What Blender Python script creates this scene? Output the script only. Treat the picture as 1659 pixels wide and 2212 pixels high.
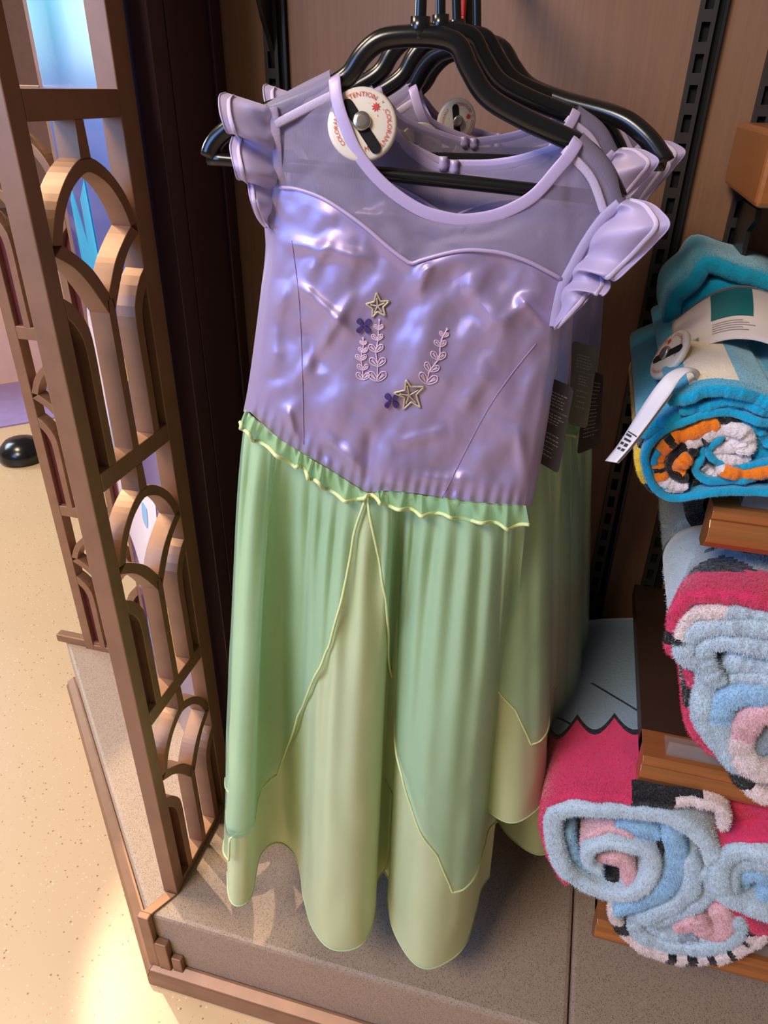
import bpy, math, random
import numpy as np
from mathutils import Vector, Matrix, noise

for o in list(bpy.data.objects):
    bpy.data.objects.remove(o, do_unlink=True)
scene = bpy.context.scene
COL = scene.collection
random.seed(4)
rng = np.random.default_rng(4)

# ------------------------------------------------------------------ camera
CAMZ = 1.16
FPX, CX, CY = 1567.0, 829.5, 1106.0
pitch, yaw, roll = math.radians(30.37), math.radians(14.575), math.radians(0.97)
_h = np.array([-math.sin(yaw), math.cos(yaw), 0.0]); _r = np.array([math.cos(yaw), math.sin(yaw), 0.0]); _u = np.array([0, 0, 1.0])
FWD = math.cos(pitch) * _h - math.sin(pitch) * _u
_up = math.sin(pitch) * _h + math.cos(pitch) * _u
RIGHT = math.cos(roll) * _r + math.sin(roll) * _up
UP = -math.sin(roll) * _r + math.cos(roll) * _up
CAM = np.array([0, 0, CAMZ])
cam = bpy.data.cameras.new('camera')
cam.sensor_fit = 'HORIZONTAL'; cam.sensor_width = 36.0; cam.lens = 36.0 * FPX / 1659.0
cam.clip_start = 0.01
camo = bpy.data.objects.new('camera', cam); COL.objects.link(camo)
M = Matrix(((RIGHT[0], UP[0], -FWD[0], 0), (RIGHT[1], UP[1], -FWD[1], 0), (RIGHT[2], UP[2], -FWD[2], CAMZ), (0, 0, 0, 1)))
camo.matrix_world = M
scene.camera = camo

# ------------------------------------------------------------------ light
scene.view_settings.view_transform = 'Standard'
scene.view_settings.look = 'None'
scene.view_settings.exposure = 0.14
scene.view_settings.gamma = 1.0
scene.view_settings.use_curve_mapping = False
world = bpy.data.worlds.new('shop_ambience'); scene.world = world
world.use_nodes = True
bgn = world.node_tree.nodes['Background']
bgn.inputs[0].default_value = (0.86, 0.70, 0.62, 1); bgn.inputs[1].default_value = 0.14

def area(name, loc, target, size, power, color, sizey=None, spread=None):
    l = bpy.data.lights.new(name, 'AREA'); l.energy = power; l.color = color
    l.shape = 'RECTANGLE'; l.size = size; l.size_y = sizey or size
    if spread: l.spread = math.radians(spread)
    o = bpy.data.objects.new(name, l); COL.objects.link(o); o.location = loc
    o.rotation_euler = (Vector(target) - Vector(loc)).to_track_quat('-Z', 'Y').to_euler()
    return o
def spot(name, loc, target, power, color, angle, blend=0.3, radius=0.03):
    l = bpy.data.lights.new(name, 'SPOT'); l.energy = power; l.color = color
    l.spot_size = math.radians(angle); l.spot_blend = blend; l.shadow_soft_size = radius
    o = bpy.data.objects.new(name, l); COL.objects.link(o); o.location = loc
    o.rotation_euler = (Vector(target) - Vector(loc)).to_track_quat('-Z', 'Y').to_euler()
    return o
# warm ceiling panel, unseen blue fill from the left, bright display far left, a narrow track spot through the lattice
area('ceiling_panel_light', (-1.1, -1.2, 2.7), (0.0, 0.6, 0.7), 1.0, 60, (1.0, 0.85, 0.72), 0.7)
area('blue_wash_light', (-1.8, -1.2, 1.65), (-0.2, 0.5, 0.9), 1.3, 40, (0.20, 0.42, 1.0), 1.1)  # unseen blue fill, sized and placed for the satin highlights
area('bright_display_light', (-3.6, 1.85, 1.75), (-0.6, 0.8, 1.2), 1.1, 60, (0.70, 0.86, 1.0), 1.1)
area('floor_downlight', (-1.9, 0.6, 2.9), (-1.6, 1.0, 0.0), 0.8, 58, (1.0, 0.80, 0.56), 0.6)  # added overhead fill that keeps the open floor bright and warm
spot('track_spot', (-1.75, 1.36, 2.55), (-0.27, 0.62, 0.15), 190, (1.0, 0.76, 0.50), 15.5, 0.3, 0.012)

# ------------------------------------------------------------------ geometry helpers
def ray(px, py):
    return RIGHT * (px - CX) / FPX + UP * (CY - py) / FPX + FWD
def onX(px, py, X):
    d = ray(px, py); return CAM + d * (X / d[0])
def onY(px, py, Y):
    d = ray(px, py); return CAM + d * (Y / d[1])
def onZ(px, py, Z):
    d = ray(px, py); return CAM + d * ((Z - CAMZ) / d[2])
def onPlane(px, py, o, n):
    d = ray(px, py); o = np.asarray(o, float); return CAM + d * (((o - CAM) @ n) / (d @ n))
def proj(P):
    P = np.asarray(P) - CAM; f = P @ FWD
    return np.stack([CX + FPX * (P @ RIGHT) / f, CY - FPX * (P @ UP) / f], -1)
def cr(pts, n=60, closed=False):
    """catmull-rom through the points, resampled evenly by length"""
    p = np.asarray(pts, float)
    if len(p) == 2:
        t = np.linspace(0, 1, n)[:, None]; return p[0] * (1 - t) + p[1] * t
    q = np.vstack([p[-1], p, p[0], p[1]]) if closed else np.vstack([2 * p[0] - p[1], p, 2 * p[-1] - p[-2]])
    segs = len(p) if closed else len(p) - 1
    out = []
    for i in range(segs):
        a, b, c, d = q[i:i + 4]; t = np.linspace(0, 1, 16, endpoint=False)[:, None]
        out.append(0.5 * (2 * b + (c - a) * t + (2 * a - 5 * b + 4 * c - d) * t * t + (3 * b - a - 3 * c + d) * t ** 3))
    out = np.vstack(out + ([p[:1]] if closed else [p[-1:]]))
    return resample(out, n)
def resample(out, n):
    L = np.r_[0, np.cumsum(np.linalg.norm(np.diff(out, axis=0), axis=1))]
    s = np.linspace(0, L[-1], n)
    return np.stack([np.interp(s, L, out[:, k]) for k in range(out.shape[1])], 1)
def lin(pts, n=60):
    return resample(np.asarray(pts, float), n)
def crop(x0, y0, s, pts):
    return [(x0 + a / s, y0 + b / s) for a, b in pts]

ORG = {}
def set_props(o, label=None, cat=None, group=None, kind=None):
    if label: o['label'] = label
    if cat: o['category'] = cat
    if group: o['group'] = group
    if kind: o['kind'] = kind
    return o
def thing(name, loc, label=None, cat=None, group=None, kind=None):
    o = bpy.data.objects.new(name, None); COL.objects.link(o); o.location = loc; o.empty_display_size = 0.02
    ORG[o] = np.array(loc, float)
    return set_props(o, label, cat, group, kind)
def add(name, V, F, mat, parent=None, smooth=True, mi=None, bevel=None, label=None, cat=None, group=None, kind=None, uv=None):
    V = np.asarray(V, float)
    if parent is None:
        org = np.array([(V[:, 0].min() + V[:, 0].max()) / 2, (V[:, 1].min() + V[:, 1].max()) / 2, V[:, 2].min()])
    else:
        org = ORG[parent]
    me = bpy.data.meshes.new(name)
    me.from_pydata((V - org).tolist(), [], [tuple(int(k) for k in f) for f in F])
    mats = mat if isinstance(mat, (list, tuple)) else [mat]
    for m in mats: me.materials.append(m)
    if mi is not None: me.polygons.foreach_set('material_index', np.asarray(mi, dtype=np.int32))
    if smooth: me.polygons.foreach_set('use_smooth', [True] * len(me.polygons))
    me.update()
    o = bpy.data.objects.new(name, me); COL.objects.link(o)
    if parent is None: o.location = org
    else: o.parent = parent
    ORG[o] = org
    if bevel:
        b = o.modifiers.new('bevel', 'BEVEL'); b.width = bevel; b.segments = 2; b.limit_method = 'ANGLE'
        b.angle_limit = math.radians(40)
    return set_props(o, label, cat, group, kind)
def grid_faces(n, m, wrap=False):
    F = []
    for i in range(n - 1):
        for j in range(m - (0 if wrap else 1)):
            j2 = (j + 1) % m
            F.append((i * m + j, i * m + j2, (i + 1) * m + j2, (i + 1) * m + j))
    return F
def sheet(name, P, mat, parent=None, **k):
    n, m, _ = P.shape
    return add(name, P.reshape(-1, 3), grid_faces(n, m), mat, parent, **k)
def frames(p):
    t = np.gradient(p, axis=0); t /= np.linalg.norm(t, axis=1)[:, None] + 1e-12
    return t
def tube_geo(path, r, n=10, flat=1.0, ref=None, cap=True):
    """round or flattened tube; ref = direction of the thin axis"""
    p = np.asarray(path, float); t = frames(p); r = np.broadcast_to(np.asarray(r, float), (len(p),))
    V = []; a = np.linspace(0, 2 * np.pi, n, endpoint=False)
    u = None
    for i in range(len(p)):
        if ref is not None:
            b = np.asarray(ref if np.ndim(ref) == 1 else ref[i], float); s = np.cross(t[i], b)
            if np.linalg.norm(s) < 1e-6: s = np.cross(t[i], [0.3, 0.5, 0.8])
            s /= np.linalg.norm(s); b = np.cross(s, t[i])
        else:
            if u is None:
                s = np.cross(t[i], [0, 0, 1]);
                if np.linalg.norm(s) < 0.1: s = np.cross(t[i], [0, 1, 0])
            else:
                s = u - t[i] * (u @ t[i])
            s = s / np.linalg.norm(s); u = s; b = np.cross(s, t[i])
        V.append(p[i] + r[i] * (np.cos(a)[:, None] * s + flat * np.sin(a)[:, None] * b))
    V = np.vstack(V); F = grid_faces(len(p), n, True)
    if cap:
        F.append(tuple(range(n - 1, -1, -1))); k = (len(p) - 1) * n; F.append(tuple(range(k, k + n)))
    return V, F
def join(*geos):
    V = []; F = []; k = 0
    for v, f in geos:
        V.append(np.asarray(v)); F += [tuple(a + k for a in q) for q in f]; k += len(v)
    return np.vstack(V), F
def tube(name, path, r, mat, parent=None, n=10, flat=1.0, ref=None, **k):
    V, F = tube_geo(path, r, n, flat, ref); return add(name, V, F, mat, parent, **k)
def box_geo(a, b):
    (x0, y0, z0), (x1, y1, z1) = a, b
    V = [(x0, y0, z0), (x1, y0, z0), (x1, y1, z0), (x0, y1, z0), (x0, y0, z1), (x1, y0, z1), (x1, y1, z1), (x0, y1, z1)]
    return np.array(V, float), [(0, 3, 2, 1), (4, 5, 6, 7), (0, 1, 5, 4), (1, 2, 6, 5), (2, 3, 7, 6), (3, 0, 4, 7)]
def box(name, a, b, mat, parent=None, bevel=0.002, **k):
    V, F = box_geo(a, b); k.setdefault('smooth', False); return add(name, V, F, mat, parent, bevel=bevel, **k)
def prism_geo(poly, vec):
    """3-D polygon extruded along vec"""
    p = np.asarray(poly, float); n = len(p); V = np.vstack([p, p + np.asarray(vec, float)])
    F = [tuple(range(n - 1, -1, -1)), tuple(range(n, 2 * n))] + [(i, (i + 1) % n, n + (i + 1) % n, n + i) for i in range(n)]
    return V, F
def prism(name, poly, vec, mat, parent=None, **k):
    V, F = prism_geo(poly, vec); k.setdefault('smooth', False); return add(name, V, F, mat, parent, **k)
def band_geo(A, B, vec):
    """strip between two equally long curves, extruded along vec"""
    A = np.asarray(A, float); B = np.asarray(B, float); n = len(A); v = np.asarray(vec, float)
    V = np.vstack([A, B, A + v, B + v]); F = []
    for i in range(n - 1):
        a, b, c, d = i, i + 1, n + i + 1, n + i
        F += [(a, b, c, d), (2 * n + d, 2 * n + c, 2 * n + b, 2 * n + a), (a, 2 * n + a, 2 * n + b, b), (d, c, 2 * n + c, 2 * n + d)]
    F += [(0, n, 3 * n, 2 * n), (n - 1, 3 * n - 1, 4 * n - 1, 2 * n - 1)]
    F[-1] = (n - 1, 3 * n - 1, 4 * n - 1, 2 * n - 1)
    return V, F
def nz(x, y, z=0.0):
    return noise.noise(Vector((x, y, z)))
nzv = np.vectorize(nz)

# ------------------------------------------------------------------ materials
def srgb(r, g, b):
    f = lambda c: (c / 255 / 12.92) if c / 255 <= 0.04045 else ((c / 255 + 0.055) / 1.055) ** 2.4
    return (f(r), f(g), f(b), 1.0)
def mat(name, col, rough=0.5, metal=0.0, spec=0.5, var=0.0, vscale=20.0, bump=0.0, bscale=200.0, sheen=0.0, alpha=1.0,
        trans=0.0, aniso=0.0, coat=0.0, stretch=None, col2=None, bdist=0.001, emit=None):
    m = bpy.data.materials.new(name); m.use_nodes = True; nt = m.node_tree; N = nt.nodes; L = nt.links
    p = N['Principled BSDF']; p.inputs['Base Color'].default_value = col; p.inputs['Roughness'].default_value = rough
    p.inputs['Metallic'].default_value = metal; p.inputs['Specular IOR Level'].default_value = spec
    p.inputs['Sheen Weight'].default_value = sheen; p.inputs['Anisotropic'].default_value = aniso
    p.inputs['Coat Weight'].default_value = coat; p.inputs['Coat Roughness'].default_value = 0.15
    tc = N.new('ShaderNodeTexCoord'); vec = tc.outputs['Object']
    if stretch:
        mp = N.new('ShaderNodeMapping'); mp.inputs['Scale'].default_value = stretch; L.new(vec, mp.inputs['Vector']); vec = mp.outputs[0]
    if var or col2:
        t = N.new('ShaderNodeTexNoise'); t.inputs['Scale'].default_value = vscale; t.inputs['Detail'].default_value = 5
        L.new(vec, t.inputs['Vector'])
        r = N.new('ShaderNodeValToRGB'); r.color_ramp.elements[0].position = 0.35; r.color_ramp.elements[1].position = 0.65
        c2 = col2 or tuple(min(1, c * (1 + var)) for c in col[:3]) + (1,)
        c1 = col if col2 else tuple(c * (1 - var) for c in col[:3]) + (1,)
        r.color_ramp.elements[0].color = c1; r.color_ramp.elements[1].color = c2
        L.new(t.outputs['Fac'], r.inputs[0]); L.new(r.outputs[0], p.inputs['Base Color'])
    if bump:
        t2 = N.new('ShaderNodeTexNoise'); t2.inputs['Scale'].default_value = bscale; t2.inputs['Detail'].default_value = 4
        L.new(vec, t2.inputs['Vector'])
        b = N.new('ShaderNodeBump'); b.inputs['Strength'].default_value = bump; b.inputs['Distance'].default_value = bdist
        L.new(t2.outputs['Fac'], b.inputs['Height']); L.new(b.outputs[0], p.inputs['Normal'])
    if emit:
        p.inputs['Emission Color'].default_value = emit[0]; p.inputs['Emission Strength'].default_value = emit[1]
    out = N['Material Output']; sh = p.outputs[0]
    if trans:
        tr = N.new('ShaderNodeBsdfTranslucent'); tr.inputs[0].default_value = col
        mx = N.new('ShaderNodeMixShader'); mx.inputs[0].default_value = trans
        L.new(sh, mx.inputs[1]); L.new(tr.outputs[0], mx.inputs[2]); sh = mx.outputs[0]
    if alpha < 1:
        tp = N.new('ShaderNodeBsdfTransparent'); mx = N.new('ShaderNodeMixShader'); mx.inputs[0].default_value = alpha
        L.new(tp.outputs[0], mx.inputs[1]); L.new(sh, mx.inputs[2]); sh = mx.outputs[0]
    L.new(sh, out.inputs['Surface'])
    return m
MT = {}
MT['laminate'] = mat('wood_laminate', srgb(132, 97, 72), 0.5, var=0.06, vscale=6, stretch=(60, 60, 2.0), bump=0.05, bscale=30)
MT['maroon'] = mat('maroon_panel', srgb(62, 38, 46), 0.42, var=0.08, vscale=3)
MT['bronze'] = mat('bronze_metal', srgb(146, 108, 80), 0.45, metal=0.3, var=0.08, vscale=30, bump=0.05, bscale=500)
MT['nosing'] = mat('brown_nosing', srgb(176, 112, 62), 0.30, metal=0.45, var=0.07, vscale=10, stretch=(1, 30, 30), bump=0.05, bscale=40)
MT['redinset'] = mat('dark_red_inset', srgb(92, 34, 38), 0.5, var=0.1)
MT['black'] = mat('black_metal', srgb(26, 25, 26), 0.4, var=0.15)
MT['standard'] = mat('grey_black_standard', srgb(52, 48, 46), 0.45, metal=0.2)
MT['slot'] = mat('slot_dark', srgb(8, 8, 8), 0.9)
MT['hanger'] = mat('black_glossy_plastic', srgb(20, 20, 21), 0.22, spec=0.55)
MT['shelf'] = mat('dark_shelf_board', srgb(58, 40, 30), 0.38, var=0.1, vscale=8)
MT['clear'] = mat('clear_acrylic', (0.5, 0.52, 0.52, 1), 0.05, alpha=0.13)
MT['satin'] = mat('lilac_satin', srgb(170, 152, 190), 0.40, metal=0.40, spec=0.6, sheen=0.25, aniso=0.4, bump=0.06, bscale=900, bdist=0.0004)
MT['satin_trim'] = mat('lilac_satin_trim', srgb(186, 168, 206), 0.42, metal=0.12, sheen=0.2, bump=0.1, bscale=400)
MT['ruffle'] = mat('lilac_crepe', srgb(190, 176, 214), 0.5, metal=0.05, sheen=0.3, trans=0.25)
MT['armbind'] = mat('lilac_armhole_binding', srgb(166, 154, 188), 0.6, bump=0.3, bscale=700)
MT['thread'] = mat('lilac_thread', srgb(190, 176, 200), 0.7, bump=0.3, bscale=900)
MT['under'] = mat('green_satin', srgb(208, 224, 172), 0.42, metal=0.08, sheen=0.2, trans=0.18, bump=0.05, bscale=700)
MT['organza'] = mat('green_organza', srgb(186, 228, 196), 0.5, alpha=0.46, trans=0.35, sheen=0.3)
MT['ruffgreen'] = mat('green_ruffle_organza', srgb(178, 224, 172), 0.5, alpha=0.62, trans=0.35, sheen=0.3)
MT['merrow'] = mat('pale_green_stitch', srgb(214, 228, 160), 0.6, bump=0.3, bscale=900)
MT['white'] = mat('white_plastic', srgb(228, 218, 200), 0.35)
MT['redink'] = mat('red_ink', srgb(205, 60, 50), 0.6)
MT['redclip'] = mat('red_plastic', srgb(190, 40, 34), 0.4)
MT['steel'] = mat('steel_stud', srgb(190, 184, 176), 0.25, metal=0.9)
MT['tag'] = mat('charcoal_card', srgb(52, 48, 54), 0.5, var=0.06)
MT['tagtext'] = mat('grey_print', srgb(150, 148, 148), 0.6)
MT['gold'] = mat('gold_thread', srgb(206, 192, 158), 0.4, metal=0.35, bump=0.4, bscale=1500)
MT['purple'] = mat('purple_thread', srgb(66, 46, 112), 0.6, bump=0.4, bscale=1200)
MT['print'] = mat('pale_pink_print', srgb(224, 196, 214), 0.5)
MT['seam'] = mat('seam_line', srgb(150, 130, 168), 0.6)
# sheer net with a real fine weave
def net(name, col, alpha0, alpha1):
    m = mat(name, col, 0.6, trans=0.25); nt = m.node_tree; N = nt.nodes; L = nt.links
    out = N['Material Output']; src = out.inputs['Surface'].links[0].from_socket
    tc = N.new('ShaderNodeTexCoord'); w = N.new('ShaderNodeTexWave'); w.inputs['Scale'].default_value = 420; w.bands_direction = 'X'
    L.new(tc.outputs['Object'], w.inputs['Vector'])
    mr = N.new('ShaderNodeMapRange'); mr.inputs['To Min'].default_value = alpha0; mr.inputs['To Max'].default_value = alpha1
    L.new(w.outputs['Fac'], mr.inputs['Value'])
    tp = N.new('ShaderNodeBsdfTransparent'); mx = N.new('ShaderNodeMixShader')
    L.new(mr.outputs[0], mx.inputs[0]); L.new(tp.outputs[0], mx.inputs[1]); L.new(src, mx.inputs[2]); L.new(mx.outputs[0], out.inputs['Surface'])
    return m
MT['net'] = net('lilac_net', srgb(170, 158, 186), 0.50, 0.74)
def speckle(name, base, specks, scale, rough, amount=0.12, coat=0.0):
    m = mat(name, base, rough, coat=coat); nt = m.node_tree; N = nt.nodes; L = nt.links; p = N['Principled BSDF']
    tc = N.new('ShaderNodeTexCoord'); prev = None
    t = N.new('ShaderNodeTexNoise'); t.inputs['Scale'].default_value = 2.5; t.inputs['Detail'].default_value = 3
    L.new(tc.outputs['Object'], t.inputs['Vector'])
    r = N.new('ShaderNodeValToRGB'); r.color_ramp.elements[0].color = tuple(c * 0.9 for c in base[:3]) + (1,); r.color_ramp.elements[1].color = base
    L.new(t.outputs['Fac'], r.inputs[0]); prev = r.outputs[0]
    for i, c in enumerate(specks):
        v = N.new('ShaderNodeTexVoronoi'); v.inputs['Scale'].default_value = scale * (1 + 0.37 * i)
        mp = N.new('ShaderNodeMapping'); mp.inputs['Location'].default_value = (i * 3.1, i * 1.7, i); L.new(tc.outputs['Object'], mp.inputs[0]); L.new(mp.outputs[0], v.inputs['Vector'])
        sp = N.new('ShaderNodeSeparateColor'); L.new(v.outputs['Color'], sp.inputs[0])
        a = N.new('ShaderNodeMath'); a.operation = 'LESS_THAN'; a.inputs[1].default_value = amount; L.new(sp.outputs[0], a.inputs[0])
        b = N.new('ShaderNodeMath'); b.operation = 'LESS_THAN'; b.inputs[1].default_value = 0.32; L.new(v.outputs['Distance'], b.inputs[0])
        ml = N.new('ShaderNodeMath'); ml.operation = 'MULTIPLY'; L.new(a.outputs[0], ml.inputs[0]); L.new(b.outputs[0], ml.inputs[1])
        mx = N.new('ShaderNodeMix'); mx.data_type = 'RGBA'; L.new(ml.outputs[0], mx.inputs['Factor']); L.new(prev, mx.inputs['A']); mx.inputs['B'].default_value = c
        prev = mx.outputs['Result']
    L.new(prev, p.inputs['Base Color'])
    return m
MT['floor'] = speckle('beige_terrazzo', srgb(206, 176, 138), [srgb(150, 118, 86), srgb(232, 212, 186), srgb(180, 146, 108)], 190, 0.30, 0.05)
MT['stone'] = speckle('grey_speckled_stone', srgb(166, 143, 122), [srgb(120, 100, 88), srgb(180, 160, 142), srgb(100, 84, 74)], 420, 0.55, 0.45)

# ------------------------------------------------------------------ setting
LEDGE = 0.15
YW = 0.875
XM = -0.42
box('floor', (-9, -3.0, -0.05), (3, 7, 0.0), MT['floor'], bevel=None, kind='structure')
box('wall_back', (-0.47, YW, 0.0), (1.5, YW + 0.03, 2.4), MT['laminate'], bevel=None, kind='structure')
wl = thing('wall_left', (XM, 0.8, LEDGE), kind='structure')
box('maroon_panel', (-0.455, 0.722, LEDGE), (XM, YW, 2.4), MT['maroon'], wl, bevel=0.0015)
box('edge_bead', (XM, 0.842, LEDGE), (XM + 0.004, 0.848, 2.4), MT['maroon'], wl, bevel=0.001)
box('edge_bead', (XM, 0.752, LEDGE), (XM + 0.0015, 0.765, 2.4), MT['maroon'], wl, bevel=0.0005)

# ---- stone plinth with bronze trim
pl = thing('display_plinth', (-0.1, 0.68, 0.0), 'grey speckled stone plinth with bronze trim under the green dresses', 'plinth')
JX = 0.118
top = lambda pts: [(x, y, 0.0) for x, y in pts]
def slab(pts):
    V, F = prism_geo(top(pts), (0, 0, LEDGE)); return add('stone_slab', V, F, MT['stone'], pl, smooth=False, bevel=0.006)
slab([(-0.463, 0.493), (JX - 0.0007, 0.493), (JX - 0.0007, YW - 0.001), (-0.425, YW - 0.001), (-0.425, 0.975), (-0.945, 0.975)])
slab([(JX + 0.0007, 0.493), (1.4, 0.493), (1.4, YW - 0.001), (JX + 0.0007, YW - 0.001)])
# moulding along front and diagonal side: profile swept as two mitred pieces
def moulding(name, a, b, na, nb):
    a = np.array(a); b = np.array(b); prof = [(0.0, 0.0), (0.021, 0.0), (0.021, 0.02), (0.017, 0.026), (0.017, 0.031), (0.004, 0.038), (0.0, 0.038)]
    A = [np.array([*(a + na * o), z]) for o, z in prof]; B = [np.array([*(b + nb * o), z]) for o, z in prof]
    n = len(prof); V = np.array(A + B); F = [tuple(range(n)), tuple(range(2 * n - 1, n - 1, -1))] + [(i, n + i, n + (i + 1) % n, (i + 1) % n) for i in range(n)]
    return add(name, V, F, MT['bronze'], pl, smooth=False, bevel=0.0008)
q = math.sqrt(0.5); nd = np.array([-q, -q]); nf = np.array([0, -1.0]); mitre = np.array([-math.tan(math.radians(22.5)), -1.0])
moulding('front_moulding', (-0.463, 0.4925), (1.4, 0.4925), mitre, nf)
moulding('side_moulding', (-0.4635, 0.4925), (-0.9455, 0.9745), mitre, nd)
# corner strap: along the top from the screen post, then down the corner
prism('corner_strap', [(-0.436, 0.527, LEDGE), (-0.452, 0.527, LEDGE), (-0.471, 0.490, LEDGE), (-0.456, 0.490, LEDGE)], (0, 0, 0.004), MT['bronze'], pl, bevel=0.0008)
box('corner_strap', (-0.473, 0.482, 0.034), (-0.455, 0.4925, LEDGE + 0.0048), MT['bronze'], pl)
box('step_block', (-0.455, 0.481, 0.034), (-0.436, 0.493, 0.098), MT['bronze'], pl)
box('step_block', (-0.434, 0.483, 0.034), (-0.418, 0.493, 0.066), MT['bronze'], pl)
box('back_moulding', (-0.95, 0.958, LEDGE), (-0.7, 0.976, LEDGE + 0.018), MT['bronze'], pl)

# ---- lattice screens (art-deco tulip fretwork)
SX, SC, TH = -0.435, 0.6135, 0.022     # face plane, centre along y, thickness
def S(v, z): return np.array([SX, SC + v, CAMZ + z])
vec = np.array([-TH, 0, 0])
scr = thing('lattice_screen', (SX - TH / 2, SC, LEDGE), 'bronze art-deco lattice screen panel beside the front lilac dress', 'screen', 'bronze lattice screens')
HW = 0.0655
box('post', (SX - TH, SC - 0.0855, LEDGE), (SX, SC - HW, 1.75), MT['bronze'], scr, bevel=0.0012)
box('post', (SX - TH, SC + HW, LEDGE), (SX, SC + 0.0945, 1.75), MT['bronze'], scr, bevel=0.0012)
bars = [(0.302, 0.325), (-0.028, -0.005), (-0.358, -0.337), (-0.688, -0.667), (-1.01, -0.997)]
for a, b in bars:
    V, F = box_geo((SX - TH, SC - HW, CAMZ + a), (SX, SC + HW, CAMZ + b)); add('crossbar', V, F, MT['bronze'], scr, smooth=False, bevel=0.0012)
parts0 = []
def module(z0):
    H = 0.309
    def bandp(name, A, B, n=14):
        A = cr(A, n); B = cr(B, n)
        V, F = band_geo([S(*p) for p in A], [S(*p) for p in B], vec); return add(name, V, F, MT['bronze'], scr, smooth=False, bevel=0.0007)
    V, F = band_geo([S(-0.006, z0), S(-0.0075, z0 - 0.031)], [S(0.006, z0), S(0.0075, z0 - 0.031)], vec)
    add('stem', V, F, MT['bronze'], scr, smooth=False)
    V, F = band_geo([S(-0.0055, z0 - 0.152), S(-0.0055, z0 - H)], [S(0.0055, z0 - 0.152), S(0.0055, z0 - H)], vec)
    add('stem', V, F, MT['bronze'], scr, smooth=False)
    for s in (-1, 1):
        # upper half arch
        bandp('tulip_arch', [(0, z0 - 0.0285), (s * 0.012, z0 - 0.031), (s * 0.032, z0 - 0.043), (s * 0.052, z0 - 0.064), (s * 0.0655, z0 - 0.092)],
              [(0, z0 - 0.041), (s * 0.010, z0 - 0.0435), (s * 0.028, z0 - 0.054), (s * 0.044, z0 - 0.073), (s * 0.0535, z0 - 0.094)])
        # lower petal
        bandp('tulip_petal', [(s * 0.0535, z0 - 0.0935), (s * 0.038, z0 - 0.104), (s * 0.018, z0 - 0.121), (0, z0 - 0.146)],
              [(s * 0.0655, z0 - 0.101), (s * 0.043, z0 - 0.115), (s * 0.025, z0 - 0.135), (s * 0.0045, z0 - 0.166)])
        # quarter arch standing on the crossbar with a dark red inset
        bandp('quarter_arch', [(s * 0.0655, z0 - 0.136), (s * 0.056, z0 - 0.143), (s * 0.043, z0 - 0.160), (s * 0.037, z0 - 0.182), (s * 0.037, z0 - 0.25), (s * 0.037, z0 - H)],
              [(s * 0.0655, z0 - 0.154), (s * 0.0605, z0 - 0.159), (s * 0.0525, z0 - 0.172), (s * 0.049, z0 - 0.190), (s * 0.049, z0 - 0.25), (s * 0.049, z0 - H)], 18)
        po = [(s * 0.0655, z0 - 0.154), (s * 0.0605, z0 - 0.159), (s * 0.0525, z0 - 0.172), (s * 0.049, z0 - 0.190), (s * 0.049, z0 - H), (s * 0.0655, z0 - H)]
        P = np.array([S(*p) for p in po]); P[:, 0] -= 0.010
        V, F = prism_geo(P if s > 0 else P[::-1], (-0.004, 0, 0)); add('inset_panel', V, F, MT['redinset'], scr, smooth=False)
for z0 in (-0.028, -0.358, -0.688): module(z0)
def copy_tree(o, parent=None):
    c = o.copy(); COL.objects.link(c); c.parent = parent
    for ch in list(o.children): copy_tree(ch, c)
    return c
s2 = copy_tree(scr); s2.rotation_euler = (0, 0, -math.pi / 2); s2.location = (-0.795, 0.966, LEDGE + 0.0)
s2['label'] = 'farther bronze lattice screen beyond the blue mural, by the open floor'

# ---- blue mural panel set diagonally between the two screens
def gradient_mat(name, z0, z1, stops, rough):
    m = mat(name, (1, 1, 1, 1), rough, coat=0.6); nt = m.node_tree; N = nt.nodes; L = nt.links
    tc = N.new('ShaderNodeTexCoord'); sp = N.new('ShaderNodeSeparateXYZ'); L.new(tc.outputs['Object'], sp.inputs[0])
    mr = N.new('ShaderNodeMapRange'); mr.inputs['From Min'].default_value = z0; mr.inputs['From Max'].default_value = z1; L.new(sp.outputs['Z'], mr.inputs['Value'])
    r = N.new('ShaderNodeValToRGB'); e = r.color_ramp.elements
    e[0].position = stops[0][0]; e[0].color = stops[0][1]; e[1].position = stops[-1][0]; e[1].color = stops[-1][1]
    for p, c in stops[1:-1]:
        x = e.new(p); x.color = c
    L.new(mr.outputs[0], r.inputs[0]); L.new(r.outputs[0], N['Principled BSDF'].inputs['Base Color'])
    return m
MT['mural'] = gradient_mat('mural_print', 0.0, 1.5, [(0.0, srgb(96, 66, 116)), (0.35, srgb(90, 78, 140)), (0.58, srgb(70, 90, 160)), (0.66, srgb(86, 128, 205)), (0.72, srgb(70, 190, 225))], 0.22)
PA = np.array([-0.718, 0.948, LEDGE]); PB = np.array([-0.468, 0.698, LEDGE]); pn = np.array([-q, -q, 0.0])
mu = thing('mural_panel', tuple((PA + PB) / 2), 'blue and violet mural panel seen through the near lattice screen', 'mural')
prism('printed_board', [PA, PB, PB + [0.011, 0.011, 0], PA + [0.011, 0.011, 0]], (0, 0, 1.5), MT['mural'], mu)
def mural_shape(name, px, m, lift=0.0012, smooth=True):
    c = cr(px, 40, True)[:-1] if smooth else np.array(px, float)
    P = [onPlane(a, b, PA + pn * lift, pn) for a, b in c]
    V, F = prism_geo(P, -pn * 0.001); return add(name, V, F, m, mu, smooth=False)
cy = mat('cyan_ink', srgb(20, 165, 205), 0.35, coat=0.4); ye = mat('yellow_ink', srgb(232, 176, 70), 0.4); wh = mat('pale_ink', srgb(226, 208, 212), 0.4); lb = mat('light_blue_ink', srgb(120, 170, 205), 0.4)
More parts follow.
